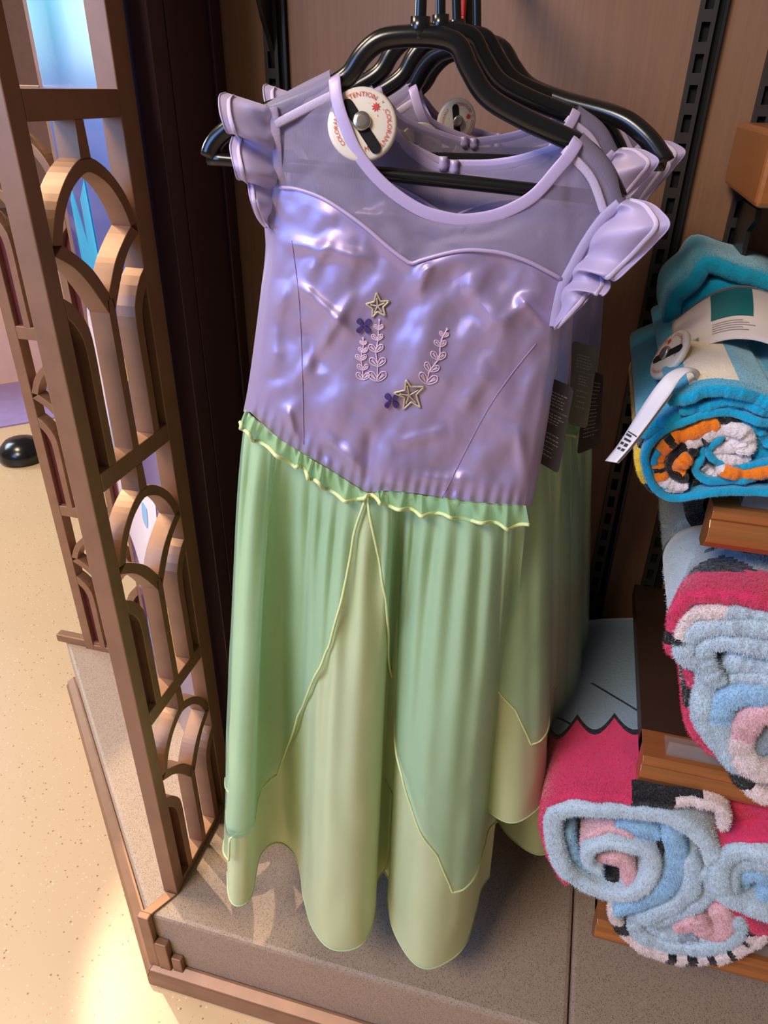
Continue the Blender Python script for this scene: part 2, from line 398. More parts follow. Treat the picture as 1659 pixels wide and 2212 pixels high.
mural_shape('cyan_spike', [(181, 388), (173, 430), (196, 560), (206, 600), (214, 566)], cy, smooth=False)
mural_shape('cyan_spike', [(155, 412), (152, 430), (178, 570), (208, 606), (203, 575)], cy, 0.0006, smooth=False)
mural_shape('pale_shape', [(186, 645), (205, 720), (235, 900), (262, 1010), (300, 1080), (330, 1060), (338, 1120), (352, 1190), (345, 1240), (318, 1260), (290, 1180), (250, 1060), (222, 900), (196, 740)], wh)
mural_shape('light_blue_shape', [(228, 850), (240, 850), (262, 980), (250, 985)], lb)
mural_shape('yellow_shape', [(266, 780), (277, 778), (281, 815), (272, 822)], ye)
mural_shape('yellow_shape', [(318, 1270), (345, 1290), (372, 1350), (388, 1420), (372, 1440), (345, 1390), (325, 1330)], ye)
mural_shape('light_blue_shape', [(318, 1330), (345, 1400), (372, 1440), (385, 1480), (370, 1490), (340, 1440)], lb, 0.0018)
mural_shape('light_blue_shape', [(306, 1085), (316, 1100), (318, 1140), (308, 1120)], lb, 0.002)

# ---- slotted standards and brackets on the back wall
def standard(x0, x1, label):
    t = thing('slotted_standard', ((x0 + x1) / 2, YW, LEDGE), label, 'wall standard', 'slotted wall standards')
    box('channel', (x0, YW - 0.002, LEDGE), (x1 + 0.006, YW, 2.2), MT['slot'], t, bevel=None)
    g = []; xa, xb, sw = x0, x1 - 0.004, 0.0078; c = (xa + xb) / 2; y0, y1 = YW - 0.008, YW - 0.002
    g.append(box_geo((xa, y0, LEDGE), (c - sw / 2, y1, 2.2))); g.append(box_geo((c + sw / 2, y0, LEDGE), (xb, y1, 2.2)))
    z = LEDGE
    while z < 1.9:
        g.append(box_geo((c - sw / 2, y0, z), (c + sw / 2, y1, z + 0.0098))); z += 0.0254
    V, F = join(*g); add('slotted_rail', V, F, MT['standard'], t, smooth=False)
    box('side_lip', (x1 + 0.002, YW - 0.007, LEDGE), (x1 + 0.005, YW - 0.002, 2.2), MT['black'], t, bevel=None)
    return t
standard(0.070, 0.090, 'slotted black wall standard right of the hanging dresses')
standard(0.138, 0.158, 'slotted black wall standard behind the rolled turquoise towel')
standard(-0.369, -0.349, 'slotted black wall standard left of the black hangers')
def plate(name, px, X, th, label):
    P = [onX(a, b, X) for a, b in px]
    V, F = prism_geo(P, (th, 0, 0)); return add(name, V, F, MT['black'], smooth=False, bevel=0.0006, label=label, cat='bracket', group='wall brackets')
plate('shelf_bracket', [(545, -60), (552, 0), (560, 35), (574, 80), (584, 118), (590, 150), (600, 172), (612, 172), (609, -60)], -0.362, 0.005, 'black tapering bracket on the left wall standard')
plate('shelf_bracket', [(1535, -60), (1528, 0), (1519, 60), (1512, 110), (1506, 118), (1515, 60), (1524, -60)], 0.078, 0.005, 'thin black bracket high on the middle wall standard')
plate('shelf_bracket', [(1584, 418), (1634, 452), (1628, 478), (1612, 498), (1602, 540), (1596, 585), (1556, 572), (1570, 500)], 0.146, 0.005, 'dark bracket under the thick brown ledge at upper right')
# thick brown ledge upper right, with clear holder
x0 = float(onY(1628, 450, 0.68)[0]); zb = float(onY(1628, 450, 0.68)[2]); zt = zb + 0.055
box('upper_ledge_shelf', (x0, 0.68, zb), (1.1, YW - 0.009, zt), MT['nosing'], bevel=0.004, label='thick brown ledge shelf at the upper right edge above the towel', cat='shelf')
ah = thing('acrylic_holder', (x0 + 0.09, 0.74, zt), 'clear acrylic holder standing on the thick brown ledge', 'holder')
box('front_plate', (x0 + 0.022, 0.72, zt), (x0 + 0.17, 0.723, zt + 0.14), MT['clear'], ah, bevel=None)
box('foot', (x0 + 0.022, 0.72, zt), (x0 + 0.17, 0.77, zt + 0.003), MT['clear'], ah, bevel=None)
# three shelves
SE = 0.129
SHELF_TOP = {}
def shelf(zbot, label):
    zb = CAMZ + zbot; zt = zb + 0.042
    t = thing('wall_shelf', (0.6, 0.72, zb), label, 'shelf', 'brown wall shelves')
    box('shelf_board', (SE, 0.58, zt - 0.020), (1.15, YW - 0.009, zt), MT['shelf'], t, bevel=0.001)
    prof = [(0.60, 0.0), (0.563, 0.0), (0.559, -0.003), (0.559, -0.009), (0.562, -0.012), (0.558, -0.017), (0.556, -0.024), (0.558, -0.031), (0.563, -0.038), (0.570, -0.042), (0.582, -0.042), (0.582, -0.0202), (0.60, -0.0202)]
    prof = [(y - 0.002, z) for y, z in prof]
    V, F = prism_geo([(SE, y, zt + z + 0.0005) for y, z in prof], (1.02, 0, 0)); add('nosing', V, F, MT['nosing'], t, smooth=False, bevel=0.0006)
    g = [box_geo((SE + 0.022, 0.567, zt + 0.0008), (1.1, 0.569, zt + 0.018)), box_geo((SE + 0.022, 0.567, zt + 0.0008), (1.1, 0.592, zt + 0.003))]
    V, F = join(*g); add('acrylic_lip', V, F, MT['clear'], t, smooth=False)
    return zt
T1 = shelf(-0.331, 'top brown shelf under the rolled turquoise towel'); T2 = shelf(-0.621, 'middle brown shelf carrying the upper pink and blue blanket'); T3 = shelf(-0.906, 'lowest brown shelf just above the stone plinth')

# ------------------------------------------------------------------ hangers and dresses
DA = math.radians(6.0)
DU = np.array([math.cos(DA), math.sin(DA), 0.0]); DN = np.array([math.sin(DA), -math.cos(DA), 0.0])
DO = np.array([-0.117, 0.520, CAMZ])
HOOKZ = CAMZ + 0.112
def T(px, py, w=0.0): return onPlane(px, py, DO + DN * w, DN)
def TT(pts, w=0.0):
    w = np.broadcast_to(np.asarray(w, float), (len(pts),)); return np.array([T(a, b, c) for (a, b), c in zip(pts, w)])
def cri(pts, n):
    """catmull-rom by index (keeps the pairing of two curves)"""
    p = np.asarray(pts, float); q = np.vstack([2 * p[0] - p[1], p, 2 * p[-1] - p[-2]]); u = np.linspace(0, len(p) - 1, n); out = []
    for x in u:
        i = min(int(x), len(p) - 2); t = x - i; a, b, c, d = q[i:i + 4]
        out.append(0.5 * (2 * b + (c - a) * t + (2 * a - 5 * b + 4 * c - d) * t * t + (3 * b - a - 3 * c + d) * t ** 3))
    return np.array(out)
hook_xy = T(907, 60, 0.0)
hook = np.array([hook_xy[0], hook_xy[1], HOOKZ])
hg = thing('garment_hanger', tuple(hook), 'black plastic hanger holding the front lilac dress', 'hanger', 'black garment hangers')
arm = cr([(452, 338), (458, 318), (478, 292), (520, 264), (590, 238), (680, 203), (748, 168), (780, 124), (808, 96), (840, 82), (905, 78), (962, 84), (992, 102), (1012, 146), (1052, 208), (1130, 256), (1248, 312), (1300, 362), (1328, 412), (1334, 428)], 110)
tube('hanger_arms', TT(arm), 0.0062, MT['hanger'], hg, n=12)
tube('hanger_bar', TT(cr([(450, 342), (700, 364), (1000, 394), (1334, 432)], 30)), 0.0046, MT['hanger'], hg, n=12)
nk = T(907, 78)
hk = [nk, nk + [0, 0, 0.03], [nk[0], nk[1], HOOKZ - 0.022], [nk[0] + 0.012, nk[1], HOOKZ - 0.012], [nk[0] + 0.0215, nk[1], HOOKZ + 0.008], [nk[0] + 0.012, nk[1], HOOKZ + 0.028], [nk[0] - 0.005, nk[1], HOOKZ + 0.030], [nk[0] - 0.019, nk[1], HOOKZ + 0.017]]
# neck goes straight up, the hook bends around the rail
tube('hook', cr(hk, 50), 0.0036, MT['hanger'], hg, n=10)
tube('neck_collar', [nk + [0, 0, -0.002], nk + [0, 0, 0.010]], 0.0062, MT['hanger'], hg, n=12)

dr = thing('costume_dress', tuple(hook), 'front lilac satin dress with green skirt and gold star embroidery', 'dress', 'lilac and green costume dresses')
# ---- bodice front: Coons patch in the plane of the dress, with real depth
cT = cr([(604, 405), (640, 408), (690, 425), (740, 455), (790, 492), (840, 535), (873, 560), (890, 569), (910, 562), (960, 548), (1000, 541), (1040, 541), (1090, 548), (1140, 565), (1180, 585), (1216, 605)], 150)
cB = cr([(540, 890), (600, 945), (660, 982), (720, 1018), (770, 1050), (795, 1063), (830, 1060), (900, 1066), (980, 1078), (1060, 1087), (1133, 1092)], 150)
cL = cr([(604, 405), (588, 470), (590, 540), (578, 640), (562, 760), (550, 840), (540, 890)], 130)
cR = cr([(1216, 605), (1197, 690), (1190, 760), (1178, 830), (1168, 900), (1152, 1000), (1133, 1092)], 130)
ns, nt_ = 150, 130
s = np.linspace(0, 1, ns)[:, None, None]; t = np.linspace(0, 1, nt_)[None, :, None]
PX = (1 - t) * cT[:, None] + t * cB[:, None] + (1 - s) * cL[None] + s * cR[None] - ((1 - s) * (1 - t) * cT[0] + s * (1 - t) * cT[-1] + (1 - s) * t * cB[0] + s * t * cB[-1])
S2, T2_ = np.meshgrid(np.linspace(0, 1, ns), np.linspace(0, 1, nt_), indexing='ij')
def bulge(s_): return np.sin(np.pi * np.clip(s_, 0, 1)) ** 0.6
def ridge(x0, y0, x1, y1, amp, wid):
    """soft crease between two points given in pixels of the bodice"""
    a = np.array([x0, y0], float); b = np.array([x1, y1], float); d = b - a; L = np.linalg.norm(d); d /= L
    r = PX - a; u = r @ d; v = r @ np.array([-d[1], d[0]])
    env = np.clip(np.minimum(u, L - u) / (0.3 * L) + 0.3, 0, 1)
    return amp * np.exp(-(v / wid) ** 2) * env
WB = 0.010 + 0.020 * bulge(S2) * (0.75 + 0.25 * T2_)
wr = 0.0055 * nzv(PX[..., 0] / 130, PX[..., 1] / 170, 3.0) + 0.0036 * nzv(PX[..., 0] / 62 + 0.4 * PX[..., 1] / 62, PX[..., 1] / 75, 7.0) + 0.0004 * nzv(PX[..., 0] / 24, PX[..., 1] / 30, 1.0)
for a in [(612, 520, 800, 560, .0032, 16), (640, 610, 760, 720, .004, 14), (670, 700, 690, 800, -.004, 20), (640, 830, 760, 640, .0035, 14), (930, 560, 900, 640, .0032, 14), (1010, 600, 1090, 720, .0032, 22),
          (1120, 640, 1180, 700, .004, 12), (1080, 700, 1150, 640, .0032, 14), (1180, 770, 1120, 900, .0032, 22), (1120, 930, 1150, 1080, .004, 14), (800, 930, 795, 1050, -.004, 14), (860, 960, 960, 930, .0032, 16),
          (700, 940, 780, 1010, .0032, 14), (620, 880, 640, 950, .003, 9), (900, 1030, 1020, 1040, .0032, 14), (1000, 880, 1060, 800, .0032, 19), (600, 620, 590, 800, .0032, 22), (720, 500, 660, 600, .0032, 16)]:
    wr = wr + ridge(*a)
edge = np.clip(np.minimum(S2, 1 - S2) / 0.06, 0, 1) * np.clip(T2_ / 0.05, 0, 1) * np.clip((1 - T2_) / 0.04, 0.25, 1)
# gather puckers near the waist seam
wr = wr * edge + 0.0012 * np.sin(S2 * 2 * np.pi * 26 + 3 * nzv(S2 * 6, T2_ * 0 + 2, 0.0)) * np.exp(-((1 - T2_) / 0.06) ** 2)
WBF = WB + wr
BP = np.array([[T(*PX[i, j], WBF[i, j]) for j in range(nt_)] for i in range(ns)])
bod = sheet('bodice', BP, MT['satin'], dr)
BPX = PX.reshape(-1, 2); BW = WBF.reshape(-1)
def bw(px, py):
    d = np.hypot(BPX[:, 0] - px, BPX[:, 1] - py); i = np.argsort(d)[:6]; k = 1 / (d[i] + 0.5); return float((BW[i] * k).sum() / k.sum())
def onbod(pts, lift=0.0012): return np.array([T(a, b, bw(a, b) + lift) for a, b in pts])
# bodice back (top edge lower and straight)
cTb = cr([(604, 415), (700, 442), (850, 490), (1000, 532), (1130, 575), (1216, 610)], 60)
PXb = np.array([[cTb[i] * (1 - j / 39) + cr([(540, 880), (700, 935), (850, 990), (1133, 1085)], 60)[i] * (j / 39) for j in range(40)] for i in range(60)])
Wb = -0.014 - 0.012 * bulge(np.linspace(0, 1, 60))[:, None] + 0.003 * nzv(PXb[..., 0] / 90, PXb[..., 1] / 90, 5.0)
sheet('bodice_back', np.array([[T(*PXb[i, j], Wb[i, j]) for j in range(40)] for i in range(60)]), MT['satin'], dr)
for sd, cc in ((0, cL), (1, cR)):
    # side panel closing front to back
    wf = WB[0 if sd == 0 else -1, :]
    P = np.array([[T(*cc[j], wf[j] * (1 - k / 5) + (-0.014) * k / 5) - DU * (1 if sd == 0 else -1) * 0.006 * math.sin(math.pi * k / 5) for j in range(0, 130, 3)] for k in range(6)])
    sheet('side_panel', P, MT['satin'], dr)
# seams, top binding
tube('seam', onbod(cr([(1158, 742), (1100, 815), (1050, 890), (1000, 985), (955, 1076)], 40), 0.0002), 0.0004, MT['seam'], bod, n=6)
tube('seam', onbod(cr([(630, 520), (645, 640), (652, 780), (656, 960)], 40), 0.0002), 0.0004, MT['seam'], bod, n=6)
tube('sweetheart_edge', onbod(cT[::2], 0.0010), 0.0013, MT['satin_trim'], bod, n=8)
# ---- sheer yoke
NK = [(722, 165), (728, 215), (745, 270), (775, 335), (830, 400), (900, 450), (960, 470), (1010, 475), (1080, 462), (1150, 425), (1205, 365), (1230, 335), (1250, 302)]
OM = [(590, 232), (599, 330), (604, 405), (690, 426), (790, 492), (850, 543), (890, 569), (960, 548), (1040, 541), (1130, 561), (1216, 605), (1262, 530), (1338, 440)]
n1 = 97
A = cri(NK, n1); B = cri(OM, n1); u = np.linspace(0, 1, n1)
wA = 0.006 + 0.012 * np.sin(np.pi * u) ** 0.5; wB = np.array([0.004 + 0.012 * min(1, 4 * min(x, 1 - x)) for x in u])
for i in range(n1):
    if 0.2 < u[i] < 0.82: wB[i] = bw(*B[i])
YP = np.array([[T(*(A[i] * (1 - k) + B[i] * k), wA[i] * (1 - k) + wB[i] * k + 0.0025 * math.sin(math.pi * k) * nz(i / 9, k * 3)) for k in np.linspace(0, 1, 22)] for i in range(n1)])
sheet('net_yoke', YP, MT['net'], dr)
OB = [(590, 228), (599, 330), (604, 412), (690, 440), (790, 472), (850, 490), (890, 502), (960, 520), (1040, 543), (1130, 573), (1216, 608), (1262, 530), (1338, 434)]
NB = [(722, 160), (752, 205), (790, 262), (840, 296), (890, 322), (935, 345), (968, 356), (1000, 357), (1060, 356), (1120, 347), (1185, 328), (1225, 314), (1250, 297)]
A2 = cri(NB, n1); B2 = cri(OB, n1); wA2 = -0.004 - 0.020 * np.sin(np.pi * u) ** 0.6; wB2 = -0.004 - 0.012 * np.sin(np.pi * u) ** 0.5
YB = np.array([[T(*(A2[i] * (1 - k) + B2[i] * k), wA2[i] * (1 - k) + wB2[i] * k) for k in np.linspace(0, 1, 14)] for i in range(n1)])
sheet('net_yoke_back', YB, MT['net'], dr)
for a, b, nm in (((590, 232), (722, 165), 0), ((1250, 302), (1338, 440), 1)):
    # net sleeve of fabric wrapped over the hanger at each shoulder, with its overlocked seam
    c = cr([a, ((a[0] + b[0]) / 2 + (2 if nm == 0 else 14), (a[1] + b[1]) / 2 - (2 if nm == 0 else 8)), b], 24) + (np.array([3, 17]) if nm == 0 else np.array([-12, 10]))
    V, F = tube_geo(TT(c), 0.0088, 16, cap=False); add('shoulder_net', V, F, MT['net'], dr)
    c2 = c + (np.array([2, 20]) if nm == 0 else np.array([-20, 10]))
    tube('overlock_seam', TT(c2, 0.0105), 0.0028, MT['thread'], dr, n=8, flat=0.3, ref=DN)
# ---- bindings
tube('neck_binding', np.array([T(*A[i], wA[i] + 0.001) for i in range(n1)]), 0.0040, MT['satin_trim'], dr, n=12, flat=0.13, ref=DN)
tube('back_neck_binding', np.array([T(*A2[i], wA2[i] - 0.001) for i in range(n1)]), 0.0036, MT['satin_trim'], dr, n=12, flat=0.13, ref=DN)
kh = cr([(957, 352), (936, 385), (913, 425), (905, 455), (912, 482), (938, 503), (960, 494), (974, 455), (978, 400), (979, 362)], 60)
tube('keyhole_binding', TT(kh, -0.0255), 0.0040, MT['satin_trim'], dr, n=12, flat=0.13, ref=DN)
for c in ((957, 352), (981, 360)):
    P = T(*c, -0.022); V, F = tube_geo(np.array([P + [0, 0, -0.005], P + [0, 0, -0.002], P + [0, 0, 0.001], P + [0, 0, 0.004]]), [0.0022, 0.0034, 0.0026, 0.0032], 9); add('gathered_knot', V, F, MT['satin_trim'], dr)
# ---- flutter sleeves
def sleeve(Ap, Bp, wb, wa, pleats, ph):
    m = 120; A = cri(Ap, m); Bc = cri(Bp, m); wB_ = cri([(x, 0) for x in wb], m)[:, 0]; K = np.linspace(0, 1, 34)
    P = np.zeros((m, 34, 3)); uu = np.linspace(0, 1, m)
    for i in range(m):
        for j, k in enumerate(K):
            p = A[i] * (1 - k) + Bc[i] * k
            w = wa * (1 - k) + 1.7 * wB_[i] * k ** 1.1 + 0.0050 * math.sin(2 * math.pi * pleats * uu[i] + ph) * (1 - k) ** 0.7 * min(1, k * 6) + 0.0022 * nz(uu[i] * 9, k * 3, ph) * k + 0.010 * math.sin(math.pi * k * 0.85)
            P[i, j] = T(p[0], p[1], w)
    r = sheet('flutter_sleeve', P, MT['ruffle'], dr)
    tube('overlock_seam', P[2:-2, 27] + DN * 0.0010, 0.0016, MT['thread'], r, n=8, flat=0.35, ref=DN)
    tube('hem_edge', P[1:-1, 33], 0.0006, MT['ruffle'], r, n=6)
    tube('armhole_binding', TT(A, wa + 0.002), 0.0036, MT['armbind'], r, n=8, flat=0.3, ref=DN)
    return r
sleeve([(590, 232), (596, 285), (600, 345), (603, 400), (591, 450), (582, 492)], [(489, 200), (474, 208), (476, 245), (490, 284), (503, 290), (497, 318), (506, 362), (515, 388), (533, 380), (540, 425), (556, 470), (580, 494)],
       [-0.006, 0.006, 0.016, 0.014, -0.002, 0.008, 0.014, 0.006, -0.004, 0.010, 0.006, 0.002], 0.008, 4, 0.4)
sleeve([(1338, 440), (1300, 475), (1262, 530), (1235, 580), (1218, 610), (1205, 650), (1196, 705)], [(1356, 428), (1400, 438), (1427, 456), (1446, 487), (1412, 528), (1370, 570), (1328, 606), (1312, 590), (1318, 618), (1303, 638), (1286, 630), (1262, 655), (1226, 690), (1197, 714)],
       [-0.006, 0.004, 0.012, 0.018, 0.014, 0.012, 0.014, -0.002, 0.010, 0.016, 0.004, 0.010, 0.008, 0.004], 0.010, 4, 1.2)

# ---- skirt: waist seam down to a hem that undulates in depth
HEMC, HEMB = CAMZ - 0.893, -0.20
def onHem(px, py, dz=0.0):
    d = ray(px, py); tt = (HEMC + dz + HEMB * 0.17 - CAMZ) / (d[2] - HEMB * d[0]); return CAM + d * tt
hem_px = [(492, 1880), (494, 1930), (506, 1953), (528, 1953), (545, 1930), (553, 1885), (562, 1848), (585, 1824), (612, 1822), (636, 1846), (650, 1890), (657, 1945), (676, 2005), (706, 2043), (742, 2054), (776, 2046), (800, 2010), (811, 1960),
          (813, 1912), (826, 1884), (840, 1876), (840, 1905), (838, 1950), (850, 2012), (876, 2060), (908, 2092), (950, 2088), (988, 2062), (1012, 2025), (1028, 1965), (1040, 1915), (1058, 1890)]
hem_w = np.array([onHem(*p) for p in hem_px]); NS, NT = 260, 110
HB = cr(hem_w, NS)
cW = cr([(536, 893), (600, 948), (660, 985), (720, 1021), (770, 1053), (795, 1066), (830, 1063), (900, 1069), (980, 1081), (1060, 1090), (1136, 1095)], NS)
su = np.linspace(0, 1, NS)
# the waist gets the same share of fold as the hem: pair by normalised lateral position blended with length
lat = (HB[:, 0] - HB[0, 0]) / (HB[-1, 0] - HB[0, 0]); latm = np.maximum.accumulate(lat); pair = 0.55 * np.clip(latm, 0, 1) + 0.45 * su
WT = np.stack([np.interp(pair, su, cW[:, 0]), np.interp(pair, su, cW[:, 1])], 1)
TOPP = np.array([T(*WT[i], 0.008 + 0.020 * bulge(pair[i])) for i in range(NS)])
tv = np.linspace(0, 1, NT)
kw = np.exp(-np.linspace(-2, 2, 121) ** 2); kw /= kw.sum()
HBS = np.stack([np.convolve(np.pad(HB[:, c], 60, mode='reflect', reflect_type='odd'), kw, 'valid') for c in range(3)], 1)
SK = np.zeros((NS, NT, 3))
for i in range(NS):
    d = HBS[i] - TOPP[i]; dz = HB[i] - TOPP[i]; dv_ = HB[i] - HBS[i]
    for j, k in enumerate(tv):
        h_ = k ** 0.82; hf = k ** 0.5
        p = TOPP[i] + np.array([d[0] * h_ + dv_[0] * hf, d[1] * h_ + dv_[1] * hf, dz[2] * k])
        g = 0.0050 * math.sin(2 * math.pi * 15 * pair[i] + 2.0 * nz(pair[i] * 5, 0.3)) * math.exp(-3.0 * k) * min(1, k * 12)
        g += 0.007 * nz(su[i] * 7, k * 1.6, 2.0) * min(1, k * 3) * (1 - 0.6 * k) + 0.0022 * nz(su[i] * 26, k * 9, 5.0) * min(1, 4 * k)
        SK[i, j] = p + DN * g
sheet('satin_skirt', SK, MT['under'], dr)
# back half of the skirt
m2 = 140; sb = np.linspace(0, 1, m2); SB = np.zeros((m2, 60, 3))
for i in range(m2):
    a = HB[0] * (1 - sb[i]) + HB[-1] * sb[i]; ins = math.sin(math.pi * sb[i]) ** 0.5
    bt = a - DN * (0.088 * ins + 0.012 * math.sin(2 * math.pi * 4.5 * sb[i]) * ins); bt[2] = HEMC + HEMB * (bt[0] + 0.17)
    tp_ = T(*cW[int(sb[i] * (NS - 1))], 0.008 - 0.026 * ins)
    for j, k in enumerate(np.linspace(0, 1, 60)):
        d = bt - tp_; SB[i, j] = tp_ + np.array([d[0] * k ** 0.82, d[1] * k ** 0.82, d[2] * k])
sheet('satin_skirt_back', SB, MT['under'], dr)
tube('hem_stitch', SK[:, -1] + DN * 0.0006, 0.0010, MT['under'], dr, n=6)
# ---- organza overskirt, open at the centre
SKN = np.zeros_like(SK)
du = np.gradient(SK, axis=0); dv = np.gradient(SK, axis=1); SKN = np.cross(du, dv); SKN /= np.linalg.norm(SKN, axis=2)[..., None] + 1e-12
if (SKN[NS // 2, NT // 2] @ DN) < 0: SKN = -SKN
SKP = proj(SK)
def samp(a, k):
    x = np.clip(a, 0, 1) * (NS - 1); y = np.clip(k, 0, 1) * (NT - 1); i = min(int(x), NS - 2); j = min(int(y), NT - 2); f = x - i; g = y - j
    c = lambda Q: Q[i, j] * (1 - f) * (1 - g) + Q[i + 1, j] * f * (1 - g) + Q[i, j + 1] * (1 - f) * g + Q[i + 1, j + 1] * f * g
    n = DN * 0.75 + c(SKN) * 0.25
    return c(SK), n
def find(px, py):
    d = np.hypot(SKP[..., 0] - px, SKP[..., 1] - py) - 60 * ((SK - DO) @ DN); i, j = np.unravel_index(np.argmin(np.where(np.hypot(SKP[..., 0] - px, SKP[..., 1] - py) < 12, d, 1e6 + np.hypot(SKP[..., 0] - px, SKP[..., 1] - py))), d.shape)
    return su[i], tv[j]
def overskirt(edge_px, left, tend):
    st = [find(*p) for p in edge_px]; st = sorted(st, key=lambda a: a[1]); kt = [a[1] for a in st]; ks = [a[0] for a in st]
    ks = list(np.minimum.accumulate(ks) if left else np.maximum.accumulate(ks))
    kt = [0.0] + kt; ks = [ks[0]] + ks
    if left: kt.append(tend); ks.append(0.0)
    m, n = 90, 100; P = np.zeros((m, n, 3)); E = []
    TM = kt[-1]
    for j in range(n):
        k = TM * j / (n - 1); se = float(np.interp(k, kt, ks))
        for i in range(m):
            a = i / (m - 1); sa = se * a if left else se + (1 - se) * a
            p, nn = samp(sa, k)
            lift = 0.0035 + 0.006 * k + 0.004 * nz(sa * 16, k * 3, 9.0) * min(1, 3 * k) + 0.002 * abs(math.sin(2 * math.pi * 13 * sa)) * math.exp(-2 * k)
            P[i, j] = p + nn * lift
        E.append(P[-1 if left else 0, j].copy())
    o = sheet('organza_panel', P, MT['organza'], dr)
    E = E + ([] if left else [P[i, -1].copy() for i in range(1, m)])
    tube('merrow_edge', np.array(E) + DN * 0.0006, 0.0012, MT['merrow'], o, n=6)
overskirt([(788, 1085), (768, 1150), (742, 1290), (715, 1385), (680, 1470), (648, 1535), (630, 1600), (600, 1665), (575, 1735), (545, 1785), (505, 1797)], True, 0.88)
overskirt([(797, 1085), (815, 1180), (832, 1300), (845, 1450), (855, 1580), (872, 1660), (905, 1760), (945, 1830), (975, 1912)], False, 0.9)
# ---- gathered waist ruffle
rp = [(516, 912), (528, 932), (552, 952), (590, 976), (628, 1004), (650, 1010), (668, 1034), (690, 1046), (722, 1068), (762, 1084), (792, 1070), (815, 1080), (836, 1094), (880, 1100), (912, 1112), (960, 1112), (1004, 1124), (1058, 1128), (1096, 1140), (1140, 1134)]
wp = [(530, 884), (545, 898), (566, 916), (598, 944), (632, 966), (654, 980), (676, 994), (694, 1004), (722, 1020), (762, 1046), (795, 1064), (815, 1060), (836, 1060), (880, 1064), (912, 1069), (960, 1075), (1004, 1081), (1058, 1087), (1096, 1089), (1136, 1092)]
m = 200; A = cri(wp, m); Bc = cri(rp, m); RU = np.zeros((m, 12, 3)); uu = np.linspace(0, 1, m)
for i in range(m):
    for j, k in enumerate(np.linspace(0, 1, 12)):
        w = 0.012 + 0.020 * bulge(uu[i] * 0.96 + 0.02) + k * (0.007 + 0.0055 * math.sin(2 * math.pi * 14 * uu[i] + 3 * nz(uu[i] * 7, 1.0))) + 0.002 * math.sin(2 * math.pi * 33 * uu[i]) * (1 - k)
        p = A[i] * (1 - k) + Bc[i] * k + np.array([3.5 * math.sin(2 * math.pi * 14 * uu[i] + 1.2), 4 * math.sin(2 * math.pi * 14 * uu[i])]) * k
        RU[i, j] = T(p[0], p[1], w)
rf = sheet('waist_ruffle', RU, MT['ruffgreen'], dr)
tube('merrow_edge', RU[:, -1], 0.0016, MT['merrow'], rf, n=8)

# ------------------------------------------------------------------ embroidery on the front bodice (sea stars, flowers, seaweed sprays)
def em(pts): return crop(700, 600, 4.74, pts)
def star(pts, c):
    P = em(pts); loop = lin(P + [P[0]], 90); g = [tube_geo(onbod(loop), 0.0008, 6)]
    cpx = em([c])[0]
    for k in range(0, 10, 2):
        a = np.array(cpx); b = a + (np.array(P[k]) - a) * 0.62; g.append(tube_geo(onbod(lin([a, b], 8)), 0.0006, 6))
    V, F = join(*g); add('gold_star', V, F, MT['gold'], bod)
star([(537, 155), (580, 240), (668, 238), (605, 300), (625, 390), (548, 345), (495, 405), (500, 320), (430, 268), (515, 245)], (548, 290))
star([(840, 1045), (890, 1115), (1025, 1115), (945, 1195), (985, 1330), (895, 1270), (815, 1345), (825, 1225), (710, 1180), (830, 1150)], (872, 1205))
def flower(c, r, rot):
    g = []
    for k in range(4):
        a = rot + k * math.pi / 2; d = np.array([math.cos(a), math.sin(a)]); e = np.array([-d[1], d[0]])
        pts = [np.array(c) + d * r * 0.1, np.array(c) + d * r * 0.6 + e * r * 0.30, np.array(c) + d * r * 1.0 + e * r * 0.22, np.array(c) + d * r * 1.0 - e * r * 0.22, np.array(c) + d * r * 0.6 - e * r * 0.30]
        lp = cr(em([tuple(p) for p in pts]), 14, True)[:-1]; B = onbod(lp, 0.0004); V, F = prism_geo(B, DN * 0.0014)
        g.append((V, F))
    V, F = join(*g); add('purple_flower', V, F, MT['purple'], bod, smooth=False)
flower((408, 490), 88, math.radians(47)); flower((695, 1255), 88, math.radians(45))
def spray(stem, leaves):
    g = [tube_geo(onbod(cr(em(stem), 50), 0.0007), 0.0005, 5)]
    g.append(tube_geo(onbod(cr(em([(stem[0][0] + 8 * math.cos(a), stem[0][1] + 8 * math.sin(a)) for a in np.linspace(0, 6.28, 8)[:-1]]), 14, True), 0.0007), 0.0004, 5))
    for (x, y, r, tilt) in leaves:
        for sd in (-1, 1):
            a = -math.pi / 2 + sd * 0.75 + tilt; d = np.array([math.cos(a), math.sin(a)]); e = np.array([-d[1], d[0]]); c = np.array([x, y])
            lp = [c, c + d * r * 0.35 + e * r * 0.22, c + d * r * 0.8 + e * r * 0.27, c + d * r * 1.05, c + d * r * 0.8 - e * r * 0.27, c + d * r * 0.35 - e * r * 0.22]
            g.append(tube_geo(onbod(cr(em([tuple(p) for p in lp]), 26, True), 0.0007), 0.00045, 5))
            for o in (-0.12, 0.0, 0.12):
                g.append(tube_geo(onbod(lin(em([tuple(c + d * r * 0.12), tuple(c + d * r * 0.85 + e * r * o)]), 8), 0.0007), 0.0003, 4))
    V, F = join(*g); add('seaweed_print', V, F, MT['print'], bod)
spray([(400, 620), (405, 690), (385, 780), (382, 850), (398, 950), (395, 1040)], [(402, 685, 45, 0.05), (397, 765, 60, 0.1), (380, 845, 72, 0), (397, 945, 72, 0), (396, 1045, 88, 0.05)])
spray([(568, 432), (560, 520), (552, 640), (532, 760), (548, 890), (543, 1055)], [(560, 530, 62, 0), (545, 640, 75, 0), (532, 760, 95, 0), (548, 905, 105, 0), (545, 1058, 120, 0)])
